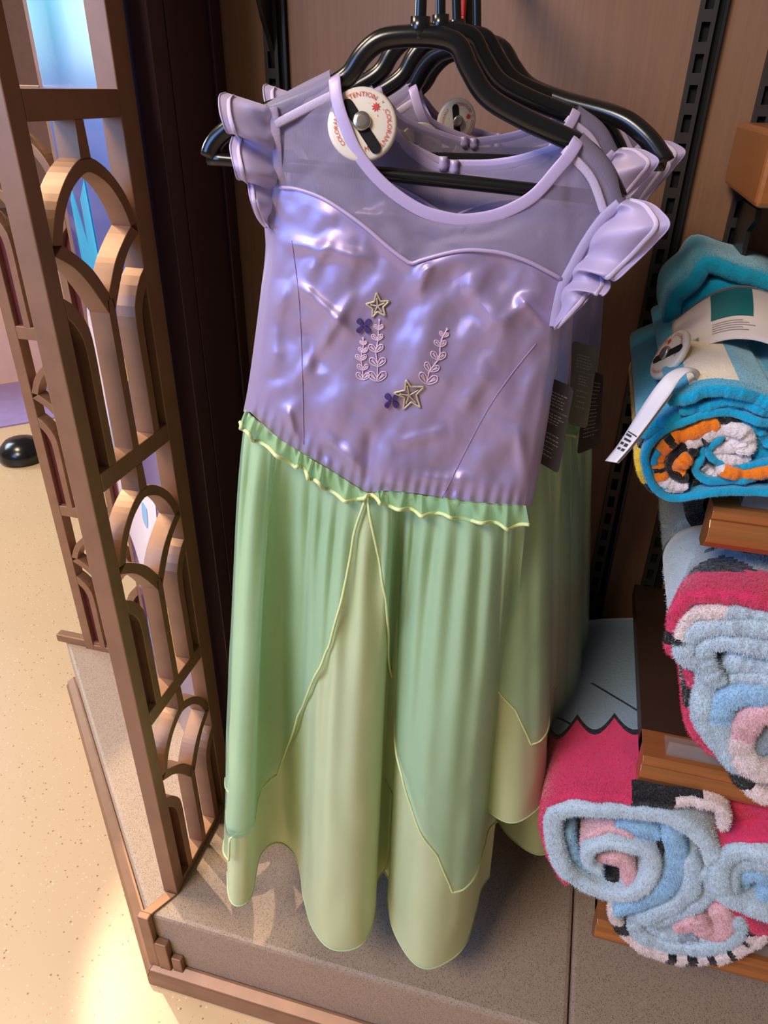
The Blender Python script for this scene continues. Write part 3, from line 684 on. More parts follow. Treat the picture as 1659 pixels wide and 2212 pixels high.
spray([(1262, 525), (1215, 610), (1190, 700), (1185, 810), (1130, 890), (1080, 960), (1052, 1080)], [(1222, 605, 60, 0.25), (1188, 705, 78, 0.05), (1165, 840, 100, 0.1), (1088, 960, 100, 0.3), (1052, 1085, 125, 0.25)])

# ------------------------------------------------------------------ dresses and hangers behind
BACK = [(0.560, (-0.10, 0.12, 0.86, 0.77), (-0.06, 0.12, 0.90, 0.95), 'second lilac dress on the rail, with a short bright green skirt fold'),
        (0.604, (0.04, 0.03, 1.0, 1.0), (-0.10, 0.10, 0.89, 0.95), 'third lilac dress on the rail, left sleeve showing above the front one'),
        (0.655, (-0.12, 0.24, 0.93, 1.0), (-0.11, -0.50, 1.18, 1.0), 'fourth lilac dress on the rail, its long skirt in shadow'),
        (0.700, (-0.12, 0.08, 1.0, 0.89), (-0.09, 0.10, 1.0, 1.0), 'rearmost lilac dress on the rail nearest the brown wall')]
HB_ = ['black hanger of the second dress on the rail', 'black hanger of the third dress on the rail', 'long black hanger poking out beyond the fourth dress', 'black hanger of the rearmost dress on the rail']
for (y, D, H, lab), hl in zip(BACK, HB_):
    d2 = copy_tree(dr); d2.location = (hook[0], y, HOOKZ - (1 - D[3]) * 0.115); d2.rotation_euler = (0, D[0], D[1]); d2.scale = (D[2], D[2], D[3]); d2['label'] = lab
    for ch in d2.children:
        for g in list(ch.children):
            if g.name.startswith(('gold_star', 'purple_flower', 'seaweed')): bpy.data.objects.remove(g, do_unlink=True)
    h2 = copy_tree(hg); h2.location = (hook[0], y, HOOKZ); h2.rotation_euler = (0, H[0], H[1]); h2.scale = (H[2], H[2], H[3]); h2['label'] = hl
# ---- rail the hangers hang from (above the frame) and its red size clip
rl = thing('garment_rail', (hook[0], 0.66, HOOKZ - 0.0), 'black face-out rail carrying the five hangers', 'rail')
tube('rail_bar', [(hook[0], 0.455, HOOKZ + 0.006), (hook[0], YW, HOOKZ + 0.006)], 0.0085, MT['black'], rl, n=14)
box('wall_plate', (hook[0] - 0.02, YW - 0.006, HOOKZ - 0.012), (hook[0] + 0.02, YW, HOOKZ + 0.06), MT['black'], rl)
tube('end_stop', [(hook[0], 0.450, HOOKZ + 0.006), (hook[0], 0.458, HOOKZ + 0.006)], 0.013, MT['black'], rl, n=14)
cl = thing('size_clip', tuple(onY(995, 20, 0.64)), 'small red plastic size clip on a hanger hook', 'clip')
p = onY(993, 16, 0.640)
box('clip_body', (p[0] - 0.0045, p[1] - 0.004, p[2] - 0.006), (p[0] + 0.0045, p[1] + 0.004, p[2] + 0.016), MT['redclip'], cl, bevel=0.001)
box('clip_tongue', (p[0] + 0.0005, p[1] - 0.004, p[2] - 0.0125), (p[0] + 0.0045, p[1] + 0.003, p[2] - 0.0055), MT['redclip'], cl, bevel=0.0008)

# ------------------------------------------------------------------ lettering helper
def glyphs(txt, size, place, lift):
    """mesh of text; place(char index, x, y) -> world point"""
    cu = bpy.data.curves.new('letters', 'FONT'); cu.body = txt; cu.size = size; cu.align_x = 'LEFT'; cu.resolution_u = 2
    ob = bpy.data.objects.new('letters', cu); COL.objects.link(ob); dg = bpy.context.evaluated_depsgraph_get()
    me = bpy.data.meshes.new_from_object(ob.evaluated_get(dg)); V = np.array([v.co[:] for v in me.vertices]) if len(me.vertices) else np.zeros((0, 3))
    F = [tuple(f.vertices) for f in me.polygons]
    bpy.data.objects.remove(ob, do_unlink=True); bpy.data.curves.remove(cu); bpy.data.meshes.remove(me)
    if len(V) == 0: return V, F
    return np.array([place(x, y) for x, y, _ in V]), F
def text_width(txt, size):
    V, F = glyphs(txt, size, lambda x, y: (x, y, 0), 0); return V[:, 0].max() if len(V) else 0

# ---- round ink security tag on the front neckline
c0 = T(783, 271, 0.008); ex = DU * 0.97 + DN * -0.10 + np.array([0, 0, -0.16]); ex /= np.linalg.norm(ex)
nn = DN * 0.93 + np.array([0, 0, 0.30]) + DU * 0.12; nn -= ex * (nn @ ex); nn /= np.linalg.norm(nn); ey = np.cross(nn, ex); ey = ey if ey[2] > 0 else -ey
st = thing('security_tag', tuple(c0), 'round white ink security tag with red lettering on the neckline', 'security tag', 'white security tags')
RT = 0.0225
def disc(name, r, h0, h1, m, c=(0, 0), sx=1.0, par=st, prof=None, n=44):
    a = np.linspace(0, 2 * np.pi, n, endpoint=False); rows = prof or [(1.0, h0), (1.0, h1)]
    V = []
    for k, hh in rows: V.append(c0 + ex * (c[0] + sx * r * k * np.cos(a))[:, None] + ey * (c[1] + r * k * np.sin(a))[:, None] + nn * hh)
    V = np.vstack(V); F = grid_faces(len(rows), n, True); F.append(tuple(range(n - 1, -1, -1))); kk = (len(rows) - 1) * n; F.append(tuple(range(kk, kk + n)))
    return add(name, V, F, m, par)
disc('tag_disc', RT, 0, 0, MT['white'], prof=[(0.86, -0.003), (0.98, -0.001), (1.0, 0.001), (0.97, 0.0028), (0.90, 0.0034), (0.3, 0.0040)])
# slot
a0, a1 = np.array([-0.011, 0.009]), np.array([0.011, -0.0125]); d = (a1 - a0) / np.linalg.norm(a1 - a0); e = np.array([-d[1], d[0]])
th_ = np.linspace(-np.pi / 2, np.pi / 2, 8); sl = [a1 + 0.0036 * (d * math.cos(x) + e * math.sin(x)) for x in th_] + [a0 - 0.0036 * (d * math.cos(x) + e * math.sin(x)) for x in th_]
V, F = prism_geo([c0 + ex * x + ey * y + nn * 0.0040 for x, y in sl], nn * 0.0004); add('slot', V, F, MT['slot'], st, smooth=False)
disc('steel_stud', 0.0058, 0, 0, MT['steel'], c=(-0.0005, 0.001), prof=[(1.0, 0.0042), (1.0, 0.0062), (0.9, 0.0070), (0.5, 0.0072)], n=28)
def arc_text(txt, r, a_start, size, inward=False):
    W = 0; g = []
    def place(x, y):
        ang = a_start - x / r if not inward else a_start + x / r; rr = r + y if not inward else r - y
        return c0 + ex * (rr * math.cos(ang)) + ey * (rr * math.sin(ang)) + nn * 0.00415
    return glyphs(txt, size, place, 0)
V, F = join(arc_text('ATTENTION', 0.0160, math.radians(148), 0.0040), arc_text('COLORANT', 0.0160, math.radians(40), 0.0040), arc_text('COLORANT', 0.0160, math.radians(238), 0.0036), arc_text('Multi', 0.0165, math.radians(285), 0.0042, True))
add('red_lettering', V, F, MT['redink'], st, smooth=False)
sp_ = []
for k in range(18):
    a = 2 * math.pi * k / 18; r = 0.0030 if k % 2 else 0.0014
    sp_.append(c0 + ex * (0.0068 + r * math.cos(a)) + ey * (0.0112 + r * math.sin(a)) + nn * 0.00405)
V, F = prism_geo(sp_, nn * 0.0002)
drops = [prism_geo([c0 + ex * (0.0068 + q1) + ey * (0.0112 + q2) + nn * 0.00405, c0 + ex * (0.0068 + q1 * 1.35 + 0.0003) + ey * (0.0112 + q2 * 1.35) + nn * 0.00405, c0 + ex * (0.0068 + q1 * 1.35 - 0.0003) + ey * (0.0112 + q2 * 1.35 + 0.0003) + nn * 0.00405], nn * 0.0002) for q1, q2 in ((0.003, 0.003), (-0.002, 0.0038), (0.004, -0.0006), (-0.0038, 0.001), (0.0016, -0.004))]
V, F = join((V, F), *drops); add('ink_splash', V, F, MT['redink'], st, smooth=False)
# further ink tags on the dresses behind
for (px, py, y, sc, lab) in ((905, 322, 0.585, 0.8, 'white security tag glimpsed beneath the middle hanger bar'), (845, 340, 0.565, 0.85, 'security tag seen through the front net yoke'), (985, 262, 0.70, 0.8, 'dim security tag at the back of the rail')):
    c = copy_tree(st); P = onY(px, py, y); c.location = tuple(P); c.scale = (sc, sc, sc); c.rotation_euler = (0.35, 0.5, 0.4); c['label'] = lab

# ------------------------------------------------------------------ charcoal hang tags
def card(name, TL, TR, BR, BL, Y0, Y1, label, lines, m=None, seed=0, site=None, string=None):
    P = [onY(*TL, Y0), onY(*TR, Y1), onY(*BR, Y1), onY(*BL, Y0)]
    def uv(u, v, lift=0.0):
        p = (P[0] * (1 - u) + P[1] * u) * (1 - v) + (P[3] * (1 - u) + P[2] * u) * v
        return p + nrm * lift
    nrm = np.cross(P[1] - P[0], P[3] - P[0]); nrm /= np.linalg.norm(nrm); nrm = -nrm if nrm[1] > 0 else nrm
    t = thing(name, tuple((P[2] + P[3]) / 2), label, 'hang tag', 'charcoal hang tags')
    o = []
    for cxu, cyv, a0 in ((0.14, 0.05, math.pi), (0.86, 0.05, 1.5 * math.pi), (0.86, 0.95, 0), (0.14, 0.95, 0.5 * math.pi)):
        for k in range(5):
            a = a0 + k * math.pi / 8; o.append(uv(cxu + 0.14 * math.cos(a), cyv + 0.05 * math.sin(a)))
    V, F = prism_geo(o, -nrm * 0.0008); add('card', V, F, m or MT['tag'], t, smooth=False)
    r = random.Random(seed); g = []
    for (v0, v1, n, u0, u1) in lines:
        for k in range(n):
            v = v0 + (v1 - v0) * k / max(1, n - 1); u = u0; ue = u1 - r.random() * 0.2
            while u < ue:
                w = 0.04 + 0.08 * r.random(); a, b = u, min(u + w, ue); u += w + 0.025
                Q = [uv(a, v, 0.0002), uv(b, v, 0.0002), uv(b, v + 0.012, 0.0002), uv(a, v + 0.012, 0.0002)]
                g.append((np.array(Q), [(0, 1, 2, 3)]))
    if site:
        wd = text_width('DisneyStore.com', 1.0); u0, u1, v, hgt = site
        g.append(glyphs('DisneyStore.com', 1.0, lambda x, y: uv(u0 + (u1 - u0) * x / wd, v - hgt * y, 0.0003), 0))
    V, F = join(*g); add('print', V, F, MT['tagtext'], t, smooth=False)
    if string: tube('string', cr([onY(*q, Y0) for q in string], 12), 0.0004, MT['white'], t, n=5)
card('hang_tag', (1166, 806), (1240, 838), (1206, 1024), (1150, 990), 0.552, 0.548, 'charcoal hang tag against the bright green skirt fold', [(0.13, 0.27, 5, 0.22, 0.9), (0.37, 0.47, 4, 0.35, 0.9), (0.6, 0.7, 3, 0.4, 0.9), (0.76, 0.86, 3, 0.35, 0.8)], seed=1, site=(0.25, 0.95, 0.335, 0.032), string=[(1205, 722), (1204, 770), (1196, 832)])
card('hang_tag', (1236, 736), (1293, 752), (1268, 926), (1228, 916), 0.615, 0.612, 'lighter grey-green hang tag beside the second green waist ruffle', [(0.13, 0.27, 5, 0.22, 0.9), (0.37, 0.47, 4, 0.35, 0.9), (0.55, 0.75, 4, 0.3, 0.9)], m=mat('grey_green_card', srgb(96, 100, 92), 0.5), seed=2, site=(0.25, 0.95, 0.335, 0.032))
card('hang_tag', (1268, 798), (1303, 810), (1296, 962), (1246, 982), 0.66, 0.655, 'dark hang tag hanging lowest near the brown wall', [(0.12, 0.8, 15, 0.2, 0.9)], seed=3)

# ------------------------------------------------------------------ folded and rolled textiles on the shelves
def fleece(name, c, sc=260, b=0.55):
    return mat(name, c, 0.95, spec=0.15, sheen=0.5, var=0.06, vscale=30, bump=b, bscale=sc, bdist=0.0022)
FB = fleece('pale_blue_fleece', srgb(188, 206, 216)); FP = fleece('pink_fleece', srgb(214, 52, 98)); FW = fleece('cream_fleece', srgb(226, 210, 206)); FK = fleece('black_fleece', srgb(22, 20, 22)); FR = fleece('blush_fleece', srgb(226, 182, 186)); FB2 = fleece('blue_fleece', srgb(156, 196, 222)); FG = fleece('cloud_grey_fleece', srgb(150, 164, 174))
TB = fleece('turquoise_terry', srgb(0, 158, 196), 500, 0.6); TO = fleece('orange_terry', srgb(238, 128, 10), 500, 0.6); TK = fleece('black_terry', srgb(18, 16, 18), 500, 0.6); TW = fleece('white_terry', srgb(224, 214, 212), 500, 0.6); TY = fleece('yellow_terry', srgb(226, 186, 50), 500, 0.6); TD = fleece('dark_teal_terry', srgb(8, 52, 62), 500, 0.6)
TC = fleece('cream_terry', srgb(232, 216, 186), 500, 0.6)
def coil(name, px, Y, depth, th, mats, pick, parent, n=90, seed=0, dyn=0.004, label=None, nr=8, slant=0.0):
    """ribbon of thick cloth whose edge faces the front; px trace lies on the plane y = Y"""
    c = cr([onY(a, b, Y)[[0, 2]] for a, b in px], n); t = frames(c); nrm = np.stack([-t[:, 1], t[:, 0]], 1)
    r = np.broadcast_to(np.asarray(th, float), (n,)) / 2 * (0.52 if mats is MTW else 0.70)
    prof = [(0.0, 0.0), (0.30, 0.0), (0.62, 0.10), (0.86, 0.28), (0.97, 0.55), (1.0, 0.9)]
    ys = [Y + o * float(r.mean()) for _, o in prof] + list(np.linspace(Y + 0.012 + float(r.mean()), Y + depth, nr)); ks = [k for k, _ in prof] + [1.0] * nr
    off = np.array([dyn * nz(i * 0.09, seed * 3.7, 0.5) + 0.4 * dyn * nz(i * 0.31, seed * 1.7, 4.5) for i in range(n)])
    loops = []
    for y, k in zip(ys, ks):
        tap = np.ones(n); e = 6
        for i in range(e): tap[i] = tap[-1 - i] = math.sqrt(1 - (1 - (i + 0.5) / e) ** 2)
        wob = np.array([1 + 0.05 * nz(i * 0.12, y * 12, seed) for i in range(n)])
        A = c + nrm * (r * k * tap * wob)[:, None]; B = c - nrm * (r * k * tap * wob)[:, None]
        L = np.vstack([A, B[::-1]]); sh = slant * (y - Y)
        yy = y + np.r_[off, off[::-1]] * max(0, 1 - (y - Y) / 0.08)
        loops.append(np.stack([L[:, 0] + sh, yy, L[:, 1]], 1))
    m = 2 * n; V = np.vstack(loops); F = grid_faces(len(loops), m, True)
    mi = []
    for i in range(len(loops) - 1):
        for j in range(m):
            sidx = (j if j < n else 2 * n - 1 - j) / (n - 1); mi.append(pick(sidx, (ys[i] - Y) / depth, 0 if j < n else 1))
    q = (len(loops) - 1) * m
    for i in range(n - 1):
        F.append((q + i, q + i + 1, q + m - 2 - i, q + m - 1 - i)); mi.append(pick(i / n, 1.0, 0))
    V, F, mi = fuzz(V, F, mi, Y, 0.0011 if mats is MTW else 0.0024, seed, c)
    return add(name, V, F, mats, parent, mi=mi, label=label)
def fuzz(V, F, mi, Y, length, seed, C):
    """short pile fibres, one thin triangle each, on the faces nearest the front"""
    r = np.random.default_rng(seed + 100); Q = np.array([f for f in F if len(f) == 4]); M = np.array(mi)[[i for i, f in enumerate(F) if len(f) == 4]]
    a, b, c, d = (V[Q[:, k]] for k in range(4)); n = np.cross(c - a, d - b); ar = np.linalg.norm(n, axis=1) / 2; n = n / (2 * ar[:, None] + 1e-12)
    cen = (a + b + c + d) / 4; nn_ = len(C); jj = np.arange(len(Q)) % (2 * nn_); ii = np.where(jj < nn_, jj, 2 * nn_ - 1 - jj); side = np.arange(len(Q)) < len(Q) - (nn_ - 1)
    if np.sum((n[:, [0, 2]] * (cen[:, [0, 2]] - C[ii]))[side]) < 0: n = -n
    ar = ar * (np.exp(-np.clip(cen[:, 1] - Y, 0, 1) / 0.018) + 0.08 * (cen[:, 1] < Y + 0.15))
    cnt = int(min(22000, ar.sum() / (0.8e-6 if length > 0.002 else 0.6e-6)))
    if cnt < 10: return V, F, mi
    k = r.choice(len(Q), cnt, p=ar / ar.sum()); u = r.random((cnt, 1)); v = r.random((cnt, 1))
    p = (a[k] * (1 - u) + b[k] * u) * (1 - v) + (d[k] * (1 - u) + c[k] * u) * v
    dirn = n[k] + 0.75 * r.normal(size=(cnt, 3)); dirn /= np.linalg.norm(dirn, axis=1)[:, None]
    sd = np.cross(dirn, r.normal(size=(cnt, 3))); sd /= np.linalg.norm(sd, axis=1)[:, None]
    L = length * (0.5 + r.random((cnt, 1))); w = length * 0.16
    T3v = np.stack([p - sd * w - n[k] * 0.0003, p + sd * w - n[k] * 0.0003, p + dirn * L], 1).reshape(-1, 3)
    base = len(V); idx = base + np.arange(3 * cnt).reshape(-1, 3)
    return np.vstack([V, T3v]), list(F) + [tuple(x) for x in idx.tolist()], list(mi) + M[k].tolist()
def const(k): return lambda s_, d_, f_: k
MTW = [TB, TO, TK, TW, TY, TD, TC]
MB_ = [FB, FP, FW, FK, FR, FB2, FG]     # 0 pale blue 1 pink 2 cream 3 black 4 blush 5 blue 6 grey
cA = lambda pts: crop(1160, 1640, 3.325, pts)
cD = lambda pts: crop(1360, 1120, 3.455, pts)
YF = 0.532
# roll A
ra = thing('fleece_blanket', (0.10, 0.68, T3), 'large pink and pale blue fleece blanket roll at the left end of the lowest shelf', 'blanket', 'rolled fleece blankets')
def pickA(s_, d_, f_):
    if 0.66 < s_ < 0.86 and d_ < 0.06 + 0.05 * math.sin((s_ - 0.66) / 0.2 * math.pi): return 3 if d_ > 0.012 or s_ < 0.78 else 2
    if s_ > 0.86: return 2
    return 7
def cloud_print():
    m = fleece('pink_fleece_with_cloud_print', srgb(214, 52, 98)); nt = m.node_tree; N = nt.nodes; L = nt.links; p = N['Principled BSDF']
    src = p.inputs['Base Color'].links[0].from_socket
    tc = N.new('ShaderNodeTexCoord'); sp = N.new('ShaderNodeSeparateXYZ'); L.new(tc.outputs['Object'], sp.inputs[0])
    def math_(op, a, b=None):
        k = N.new('ShaderNodeMath'); k.operation = op
        for i, v in enumerate((a, b)):
            if v is None: continue
            if isinstance(v, (int, float)): k.inputs[i].default_value = v
            else: L.new(v, k.inputs[i])
        return k.outputs[0]
    t_ = math_('ADD', math_('MULTIPLY', sp.outputs['X'], 1.0), math_('MULTIPLY', sp.outputs['Z'], 0.8))
    wv = math_('ABSOLUTE', math_('SINE', math_('MULTIPLY', t_, 62.0)))
    b_ = math_('SUBTRACT', sp.outputs['Y'], math_('MULTIPLY', wv, -0.026))       # scalloped edge of the printed cloud
    inside = math_('GREATER_THAN', b_, -0.022); edge_ = math_('GREATER_THAN', b_, -0.030)
    curl = math_('LESS_THAN', math_('ABSOLUTE', math_('SUBTRACT', math_('SINE', math_('ADD', math_('MULTIPLY', t_, 31.0), math_('MULTIPLY', sp.outputs['Y'], 40.0))), 0.2)), 0.07)
    curl = math_('MULTIPLY', curl, math_('LESS_THAN', sp.outputs['Y'], 0.03))
    def mix_(f, a, b):
        x = N.new('ShaderNodeMix'); x.data_type = 'RGBA'; L.new(f, x.inputs['Factor']); L.new(a, x.inputs['A']) if not isinstance(a, tuple) else None
        if isinstance(a, tuple): x.inputs['A'].default_value = a
        x.inputs['B'].default_value = b; return x.outputs['Result']
    c1_ = mix_(edge_, src, srgb(22, 20, 22)); c2_ = mix_(inside, c1_, srgb(128, 150, 166)); c3_ = mix_(math_('MULTIPLY', curl, inside), c2_, srgb(22, 20, 22))
    L.new(c3_, p.inputs['Base Color']); return m
MBA = MB_ + [cloud_print()]
coil('pink_outer_layer', cA([(215, 900), (110, 720), (62, 540), (62, 420), (140, 322), (300, 296), (600, 300), (900, 318), (1120, 330), (1290, 372), (1352, 440), (1325, 520)]), YF + 0.006, 0.30, 0.016, MBA, pickA, ra, 160, 1, nr=40)
coil('blue_layer', cA([(1215, 770), (1262, 740), (1235, 660), (1170, 580), (1060, 500), (920, 440), (760, 418), (500, 392), (260, 385), (130, 430), (112, 540), (160, 740), (240, 870), (380, 960), (540, 1000), (700, 985), (800, 900), (840, 790), (790, 700), (650, 650), (500, 635), (390, 660), (362, 720), (390, 790), (470, 820)]), YF, 0.26, np.interp(np.linspace(0, 1, 170), [0, 0.4, 0.6, 1], [0.026, 0.030, 0.028, 0.020]), MB_, lambda s_, d_, f_: 0, ra, 170, 2)
coil('inner_fold', cA([(215, 520), (240, 640), (290, 760), (370, 830)]), YF + 0.012, 0.2, 0.020, MB_, const(5), ra, 40, 3)
coil('inner_fold', cA([(330, 640), (400, 560), (520, 535), (640, 560), (730, 610)]), YF + 0.010, 0.2, 0.017, MB_, const(4), ra, 40, 4)
coil('inner_fold', cA([(560, 500), (700, 530), (880, 580)]), YF + 0.014, 0.2, 0.030, MB_, const(5), ra, 30, 5)
coil('inner_fold', cA([(740, 630), (830, 650), (900, 660)]), YF + 0.013, 0.2, 0.016, MB_, const(3), ra, 24, 6)
coil('core_fold', cA([(420, 740), (520, 735), (620, 770), (660, 840), (650, 910)]), YF + 0.008, 0.18, 0.022, MB_, lambda s_, d_, f_: 4, ra, 40, 7)
coil('core_fold', cA([(510, 840), (560, 890), (640, 925), (690, 880)]), YF + 0.014, 0.18, 0.018, MB_, const(3), ra, 30, 8)
coil('blue_fold', cA([(930, 560), (990, 640), (1010, 760), (960, 890), (860, 990), (740, 1060), (600, 1110), (560, 1125)]), YF + 0.006, 0.22, np.interp(np.linspace(0, 1, 70), [0, 0.5, 1], [0.026, 0.040, 0.022]), MB_, const(5), ra, 70, 9)
coil('blue_fold', cA([(1110, 740), (1120, 850), (1100, 980), (1010, 1070), (880, 1130), (730, 1180)]), YF + 0.004, 0.22, 0.026, MB_, const(0), ra, 60, 10)
coil('blue_fold', cA([(1130, 820), (1220, 850), (1262, 920), (1235, 1010), (1130, 1090), (980, 1150), (820, 1205)]), YF + 0.007, 0.22, 0.024, MB_, const(0), ra, 60, 11)
# roll C under A
rc = thing('fleece_blanket', (0.2, 0.66, T3), 'pale blue blanket roll with black printed marks, bottommost on the lowest shelf', 'blanket', 'rolled fleece blankets')
coil('outer_layer', cA([(545, 1090), (575, 1190), (650, 1300), (800, 1395), (1000, 1450), (1200, 1465), (1400, 1425), (1540, 1350), (1640, 1260)]), YF + 0.010, 0.25, 0.020, MB_, lambda s_, d_, f_: 3 if (0.12 < s_ < 0.20 or 0.44 < s_ < 0.48 or 0.53 < s_ < 0.58 or 0.63 < s_ < 0.67 or 0.74 < s_ < 0.77) else 2, rc, 100, 12)
coil('blue_layer', cA([(690, 1205), (740, 1290), (870, 1355), (1050, 1395), (1230, 1395), (1380, 1340), (1450, 1250), (1440, 1170)]), YF + 0.004, 0.24, 0.026, MB_, const(0), rc, 80, 13)
coil('inner_fold', cA([(780, 1235), (880, 1290), (1020, 1330), (1180, 1345), (1320, 1310)]), YF + 0.010, 0.22, 0.022, MB_, const(0), rc, 50, 14)
coil('blush_fold', cA([(1000, 1205), (1060, 1230), (1120, 1190), (1150, 1175)]), YF + 0.004, 0.2, 0.028, MB_, const(4), rc, 30, 15)
coil('blush_fold', cA([(1150, 1180), (1180, 1240), (1250, 1290), (1320, 1290), (1360, 1230), (1330, 1160), (1260, 1120)]), YF + 0.002, 0.2, 0.030, MB_, const(4), rc, 50, 16)
coil('core_fold', cA([(1020, 1290), (1080, 1300), (1150, 1290)]), YF + 0.012, 0.2, 0.024, MB_, const(6), rc, 24, 17)
coil('core_fold', cA([(1010, 1320), (1060, 1335), (1130, 1335)]), YF + 0.013, 0.2, 0.010, MB_, const(3), rc, 20, 18)
coil('outer_layer_right', cA([(1480, 1230), (1530, 1270), (1520, 1330), (1470, 1370)]), YF + 0.008, 0.2, 0.022, MB_, lambda s_, d_, f_: 3 if (s_ < 0.25 or 0.6 < s_ < 0.8) else 2, rc, 30, 19)
# roll B at the right edge
rb = thing('fleece_blanket', (0.28, 0.68, T3), 'pink blanket roll with pale blue coil at the right edge of the lowest shelf', 'blanket', 'rolled fleece blankets')
coil('pink_outer_layer', cA([(2080, 1180), (2120, 950), (2060, 760), (1900, 660), (1700, 612), (1500, 606), (1370, 640), (1290, 720), (1272, 860), (1290, 1000), (1380, 1110), (1520, 1190), (1680, 1290), (1850, 1330)]), YF + 0.010, 0.30, 0.018, MB_, const(1), rb, 130, 20)
coil('pink_top_fold', cA([(1400, 470), (1480, 420), (1600, 420), (1760, 460), (1900, 540)]), YF + 0.035, 0.27, 0.07, MB_, const(1), rb, 60, 21)
coil('blue_layer', cA([(1950, 900), (1880, 800), (1720, 730), (1560, 705), (1420, 720), (1330, 790), (1312, 890), (1350, 1000), (1470, 1070), (1600, 1120), (1750, 1180), (1900, 1200), (2010, 1120)]), YF, 0.26, 0.028, MB_, const(0), rb, 110, 22)
coil('inner_fold', cA([(1700, 850), (1600, 790), (1480, 785), (1400, 850), (1400, 950), (1470, 1030), (1600, 1080), (1750, 1110), (1820, 1020)]), YF + 0.006, 0.24, 0.024, MB_, const(0), rb, 80, 23)
coil('core_fold', cA([(1490, 960), (1480, 890), (1550, 850), (1640, 880), (1680, 960), (1600, 1020)]), YF + 0.012, 0.22, 0.024, MB_, const(5), rb, 50, 24)
# roll D on the middle shelf
rd = thing('fleece_blanket', (0.22, 0.66, T2), 'pink-edged pale blue blanket roll with many folds on the middle shelf', 'blanket', 'rolled fleece blankets')
coil('pink_outer_layer', cD([(345, 1035), (312, 960), (330, 850), (355, 720), (430, 630), (600, 600), (850, 610), (1060, 670), (1300, 780), (1500, 1000)]), YF + 0.008, 0.16, 0.020, MB_, lambda s_, d_, f_: 3 if 0.07 < s_ < 0.13 else (1 if d_ < 0.24 + 0.05 * math.sin(s_ * 11) else (3 if d_ < 0.30 + 0.07 * math.sin(s_ * 17 + 1) else (3 if nz(s_ * 9, d_ * 5, 2.0) > 0.25 else 6))), rd, 110, 31, nr=40, slant=0.3)
coil('cream_layer', cD([(400, 1010), (380, 920), (420, 810), (520, 735), (700, 715), (900, 740), (1060, 800), (1300, 900)]), YF + 0.004, 0.16, 0.020, MB_, lambda s_, d_, f_: 3 if 0.12 > s_ else (2 if s_ < 0.5 else 0), rd, 70, 32, slant=0.3)
coil('blue_layer', cD([(1400, 980), (1250, 900), (1033, 860), (820, 835), (620, 840), (490, 890), (415, 980), (425, 1060), (520, 1110), (600, 1110)]), YF, 0.16, 0.026, MB_, const(0), rd, 80, 33)
coil('blue_layer', cD([(1400, 1080), (1200, 1010), (1033, 985), (780, 950), (620, 965), (550, 1040), (580, 1150), (640, 1230), (720, 1240)]), YF + 0.001, 0.16, 0.026, MB_, const(0), rd, 80, 34)
coil('blue_fold', cD([(720, 1090), (860, 1110), (1033, 1150), (1250, 1200)]), YF + 0.006, 0.15, 0.042, MB_, const(0), rd, 40, 35)
coil('blue_fold', cD([(760, 1240), (880, 1220), (1033, 1230), (1250, 1260)]), YF + 0.004, 0.15, 0.022, MB_, const(0), rd, 40, 36)
coil('pink_side_layer', cD([(440, 1140), (490, 1230), (475, 1330), (460, 1440), (480, 1560), (560, 1690), (680, 1790)]), YF + 0.012, 0.15, 0.018, MB_, lambda s_, d_, f_: 3 if 0.22 < s_ < 0.40 else 1, rd, 50, 37)
coil('blue_fold', cD([(560, 1140), (580, 1260), (545, 1400), (550, 1520), (620, 1640), (720, 1770), (840, 1930)]), YF + 0.003, 0.15, 0.026, MB_, const(0), rd, 60, 38)
coil('blue_fold', cD([(1300, 1330), (1033, 1340), (880, 1330), (750, 1370), (680, 1470), (690, 1600), (740, 1740), (800, 1880)]), YF + 0.001, 0.15, 0.034, MB_, lambda s_, d_, f_: 5 if s_ < 0.6 else 0, rd, 70, 39)
coil('blush_fold', cD([(1300, 1480), (1033, 1480), (930, 1520), (860, 1620), (830, 1730), (870, 1850), (980, 1930), (1150, 1960)]), YF - 0.002, 0.15, 0.034, MB_, lambda s_, d_, f_: 4 if s_ < 0.5 else 2, rd, 70, 40)
coil('outer_bottom', cD([(800, 1900), (850, 1990), (950, 2070), (1060, 2120), (1250, 2140)]), YF + 0.004, 0.15, 0.022, MB_, lambda s_, d_, f_: 3 if s_ < 0.35 else 2, rd, 40, 41)
coil('blue_core', cD([(980, 1760), (1000, 1680), (1100, 1640), (1300, 1640)]), YF + 0.008, 0.15, 0.036, MB_, const(6), rd, 30, 42)
coil('blue_core', cD([(960, 1820), (1060, 1840), (1250, 1800)]), YF + 0.010, 0.15, 0.026, MB_, const(0), rd, 30, 43)
# roll behind D
re_ = thing('fleece_blanket', (0.24, 0.78, T2), 'grey-white blanket with black print lying in shadow behind the folded pink one', 'blanket', 'rolled fleece blankets')
E_ = lambda pts: pts
coil('outer_layer', [(1500, 1330), (1475, 1290), (1462, 1230), (1464, 1175), (1490, 1140), (1540, 1130), (1620, 1140), (1720, 1190), (1740, 1290)], 0.71, 0.14, 0.03, MB_, lambda s_, d_, f_: 3 if (0.42 < s_ < 0.47 or 0.60 < s_ < 0.66 or 0.70 < s_ < 0.75) else 6, re_, 70, 44)
coil('inner_fold', [(1510, 1320), (1500, 1250), (1520, 1190), (1600, 1180), (1680, 1240), (1640, 1320)], 0.712, 0.13, 0.04, MB_, lambda s_, d_, f_: 3 if 0.4 < s_ < 0.55 else 2, re_, 50, 45)

